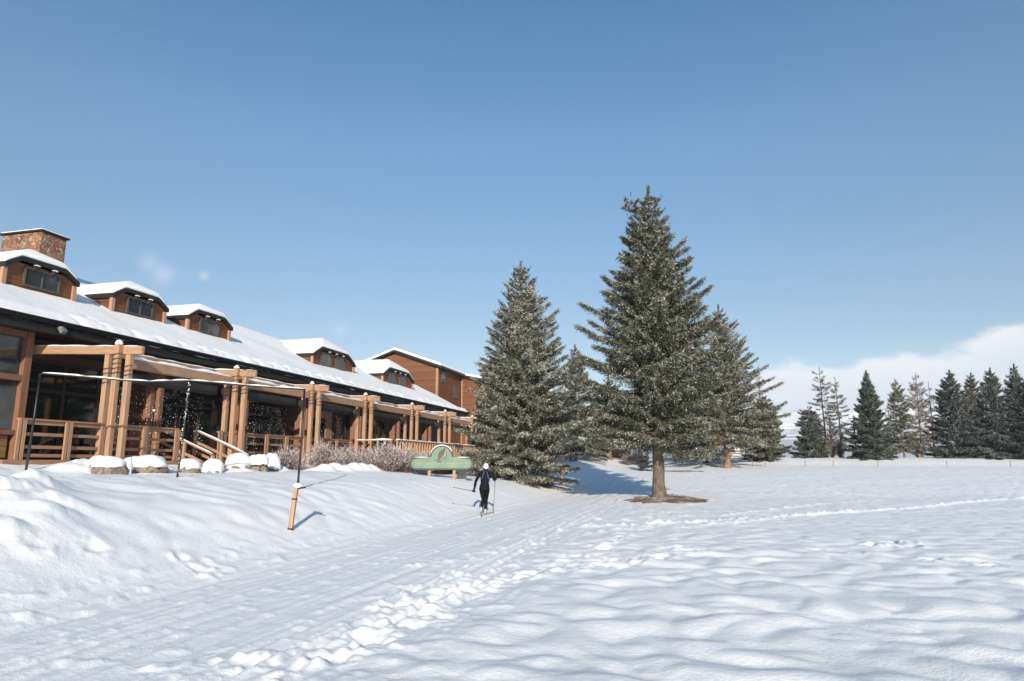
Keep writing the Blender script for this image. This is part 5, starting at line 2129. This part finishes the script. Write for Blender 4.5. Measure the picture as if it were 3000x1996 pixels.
M['mountain'] = mat_mountain()
mountain('mountain', 'hazy snow-covered mountain beyond the far trees', 3000,
         [(1400, 1330), (1800, 1310), (2100, 1270), (2220, 1240), (2290, 1212), (2350, 1196), (2400, 1186), (2450, 1196), (2540, 1212), (2620, 1192), (2700, 1200), (2800, 1225), (2950, 1215), (3100, 1230), (3500, 1290), (4200, 1330)], 700, 'mountain', 5)

HAZE = True
if HAZE:
    mb = MB()
    x, y0, y1, z0, z1 = 5200, -60, 4300, -12, 262
    mb.hexa([(-x, y0, z0), (x, y0, z0), (x, y1, z0), (-x, y1, z0), (-x, y0, z1), (x, y0, z1), (x, y1, z1), (-x, y1, z1)])
    m = bpy.data.materials.new('haze')
    m.use_nodes = True
    nt = m.node_tree
    nt.nodes.clear()
    out = nt.nodes.new('ShaderNodeOutputMaterial')
    vol = nt.nodes.new('ShaderNodeVolumePrincipled')
    vol.inputs['Color'].default_value = (.86, .88, .92, 1)
    vol.inputs['Density'].default_value = 1.7e-4
    vol.inputs['Anisotropy'].default_value = 0.0
    nt.links.new(vol.outputs[0], out.inputs['Volume'])
    M['haze'] = m
    hz_ = obj('haze', mb, 'haze')
    hz_['kind'] = 'stuff'
    hz_['label'] = 'thin winter haze over the whole valley'

# ------------------------------------------------------------------ sky and sun
SUN_EL, SUN_HEAD = rad(19.0), rad(-3.0)         # light travels a touch left of straight ahead, from behind the camera
world = bpy.data.worlds.new('World')
scene.world = world
world.use_nodes = True
nt = world.node_tree
nt.nodes.clear()
wo = nt.nodes.new('ShaderNodeOutputWorld')
bg = nt.nodes.new('ShaderNodeBackground')
nt.links.new(bg.outputs[0], wo.inputs[0])
sky = nt.nodes.new('ShaderNodeTexSky')
sky.sky_type = 'NISHITA'
sky.sun_disc = False
sky.sun_elevation = SUN_EL
sky.sun_rotation = math.pi + SUN_HEAD
sky.altitude = 950
sky.air_density = 1.0
sky.dust_density = .6
sky.ozone_density = 1.6
hsv = nt.nodes.new('ShaderNodeHueSaturation')
hsv.inputs['Hue'].default_value = .5
hsv.inputs['Saturation'].default_value = 1.0
hsv.inputs['Value'].default_value = 1.0
nt.links.new(sky.outputs[0], hsv.inputs['Color'])
tc = nt.nodes.new('ShaderNodeTexCoord')
sx = nt.nodes.new('ShaderNodeSeparateXYZ')
nt.links.new(tc.outputs['Generated'], sx.inputs[0])
X_, Y_, Z_ = sx.outputs
az = math_(nt, 'ARCTAN2', X_, Y_)
cv = nt.nodes.new('ShaderNodeCombineXYZ')
nt.links.new(math_(nt, 'MULTIPLY', az, 12.0), cv.inputs[0])
nt.links.new(math_(nt, 'MULTIPLY', Z_, 26.0), cv.inputs[1])
cn = nd(nt, 'ShaderNodeTexNoise', i_Scale=1.0, i_Detail=7.0, i_Roughness=.55)
nt.links.new(cv.outputs[0], cn.inputs['Vector'])
cn2 = nd(nt, 'ShaderNodeTexNoise', i_Scale=.55, i_Detail=2.0)
nt.links.new(cv.outputs[0], cn2.inputs['Vector'])


def maprange(v, a, b, c=0.0, d=1.0):
    m = nt.nodes.new('ShaderNodeMapRange')
    m.interpolation_type = 'SMOOTHSTEP'
    for i, k in enumerate((v, a, b, c, d)):
        if hasattr(k, 'node'):
            nt.links.new(k, m.inputs[i])
        else:
            m.inputs[i].default_value = k
    return m.outputs[0]


# low cloud bank: its top climbs towards the right
top = math_(nt, 'ADD', maprange(az, .30, .42, .118, .142), maprange(az, .55, .68, 0.0, .042))
top = math_(nt, 'ADD', top, math_(nt, 'MULTIPLY', math_(nt, 'SUBTRACT', cn.outputs[0], .5), .075))
top = math_(nt, 'ADD', top, math_(nt, 'MULTIPLY', math_(nt, 'SUBTRACT', cn2.outputs[0], .5), .05))
dz = math_(nt, 'SUBTRACT', top, Z_)
bank = math_(nt, 'MULTIPLY', maprange(dz, -.004, .016), maprange(az, .22, .36))
bank = math_(nt, 'MULTIPLY', bank, maprange(cn.outputs[0], .12, .55, .62, .95))
ccol = mixc(nt, maprange(dz, .0, .075), (6.05, 6.1, 6.35), (4.9, 5.15, 5.6))
# three small puffs of cloud over the lodge
puff = None
for px, py, r_ in ((478, 800, .016), (598, 808, .007), (1000, 966, .010), (440, 770, .014)):
    v = at(px, py, 1) - Vector((0, 0, EYE))
    v.normalize()
    dt = nt.nodes.new('ShaderNodeVectorMath')
    dt.operation = 'DISTANCE'
    nt.links.new(tc.outputs['Generated'], dt.inputs[0])
    dt.inputs[1].default_value = v
    k = math_(nt, 'MULTIPLY', maprange(dt.outputs['Value'], r_ * 1.5, 0.0), maprange(cn.outputs[0], .3, .7, .1, .55))
    puff = k if puff is None else math_(nt, 'MAXIMUM', puff, k)
fac = math_(nt, 'MAXIMUM', bank, math_(nt, 'MULTIPLY', puff, .55))
mx = nt.nodes.new('ShaderNodeMix')
mx.data_type = 'RGBA'
nt.links.new(fac, mx.inputs[0])
# deeper blue overhead than the plain model gives, paler at the horizon
tint = ramp(nt, math_(nt, 'MULTIPLY', Z_, 1.0), [(0.0, (.375, .375, .37)), (.17, (.352, .358, .348)), (.45, (.338, .470, .500)), (.60, (.215, .432, .505)), (1.0, (.20, .42, .51))])
tm = nt.nodes.new('ShaderNodeVectorMath')
tm.operation = 'MULTIPLY'
nt.links.new(hsv.outputs[0], tm.inputs[0])
nt.links.new(tint, tm.inputs[1])
td_ = nt.nodes.new('ShaderNodeVectorMath')
td_.operation = 'SCALE'
td_.inputs['Scale'].default_value = 2.0
nt.links.new(tm.outputs[0], td_.inputs[0])
nt.links.new(td_.outputs[0], mx.inputs[6])
nt.links.new(ccol, mx.inputs[7])
nt.links.new(mx.outputs[2], bg.inputs[0])
bg.inputs[1].default_value = .10

sd_ = bpy.data.lights.new('sun', 'SUN')
sd_.energy = 3.6
sd_.angle = rad(.53)
sd_.color = (1.0, .905, .77)
so = bpy.data.objects.new('sun', sd_)
col.objects.link(so)
dirv = Vector((math.sin(SUN_HEAD) * math.cos(SUN_EL), math.cos(SUN_HEAD) * math.cos(SUN_EL), -math.sin(SUN_EL)))
so.rotation_euler = dirv.to_track_quat('-Z', 'Y').to_euler()

# ------------------------------------------------------------------ camera and output
cd = bpy.data.cameras.new('camera')
cd.lens = 24.0
cd.sensor_width = 36.0
cd.clip_start = .1
cd.clip_end = 20000
co = bpy.data.objects.new('camera', cd)
col.objects.link(co)
co.location = (0, 0, EYE)
co.rotation_euler = (math.pi / 2 + TH, 0, 0)
scene.camera = co
scene.view_settings.view_transform = 'Standard'
scene.view_settings.look = 'None'
scene.view_settings.exposure = 0.65
scene.view_settings.gamma = 1.0
scene.render.film_transparent = False
scene.cycles.use_denoising = True
scene.cycles.max_bounces = 8
scene.cycles.volume_bounces = 1
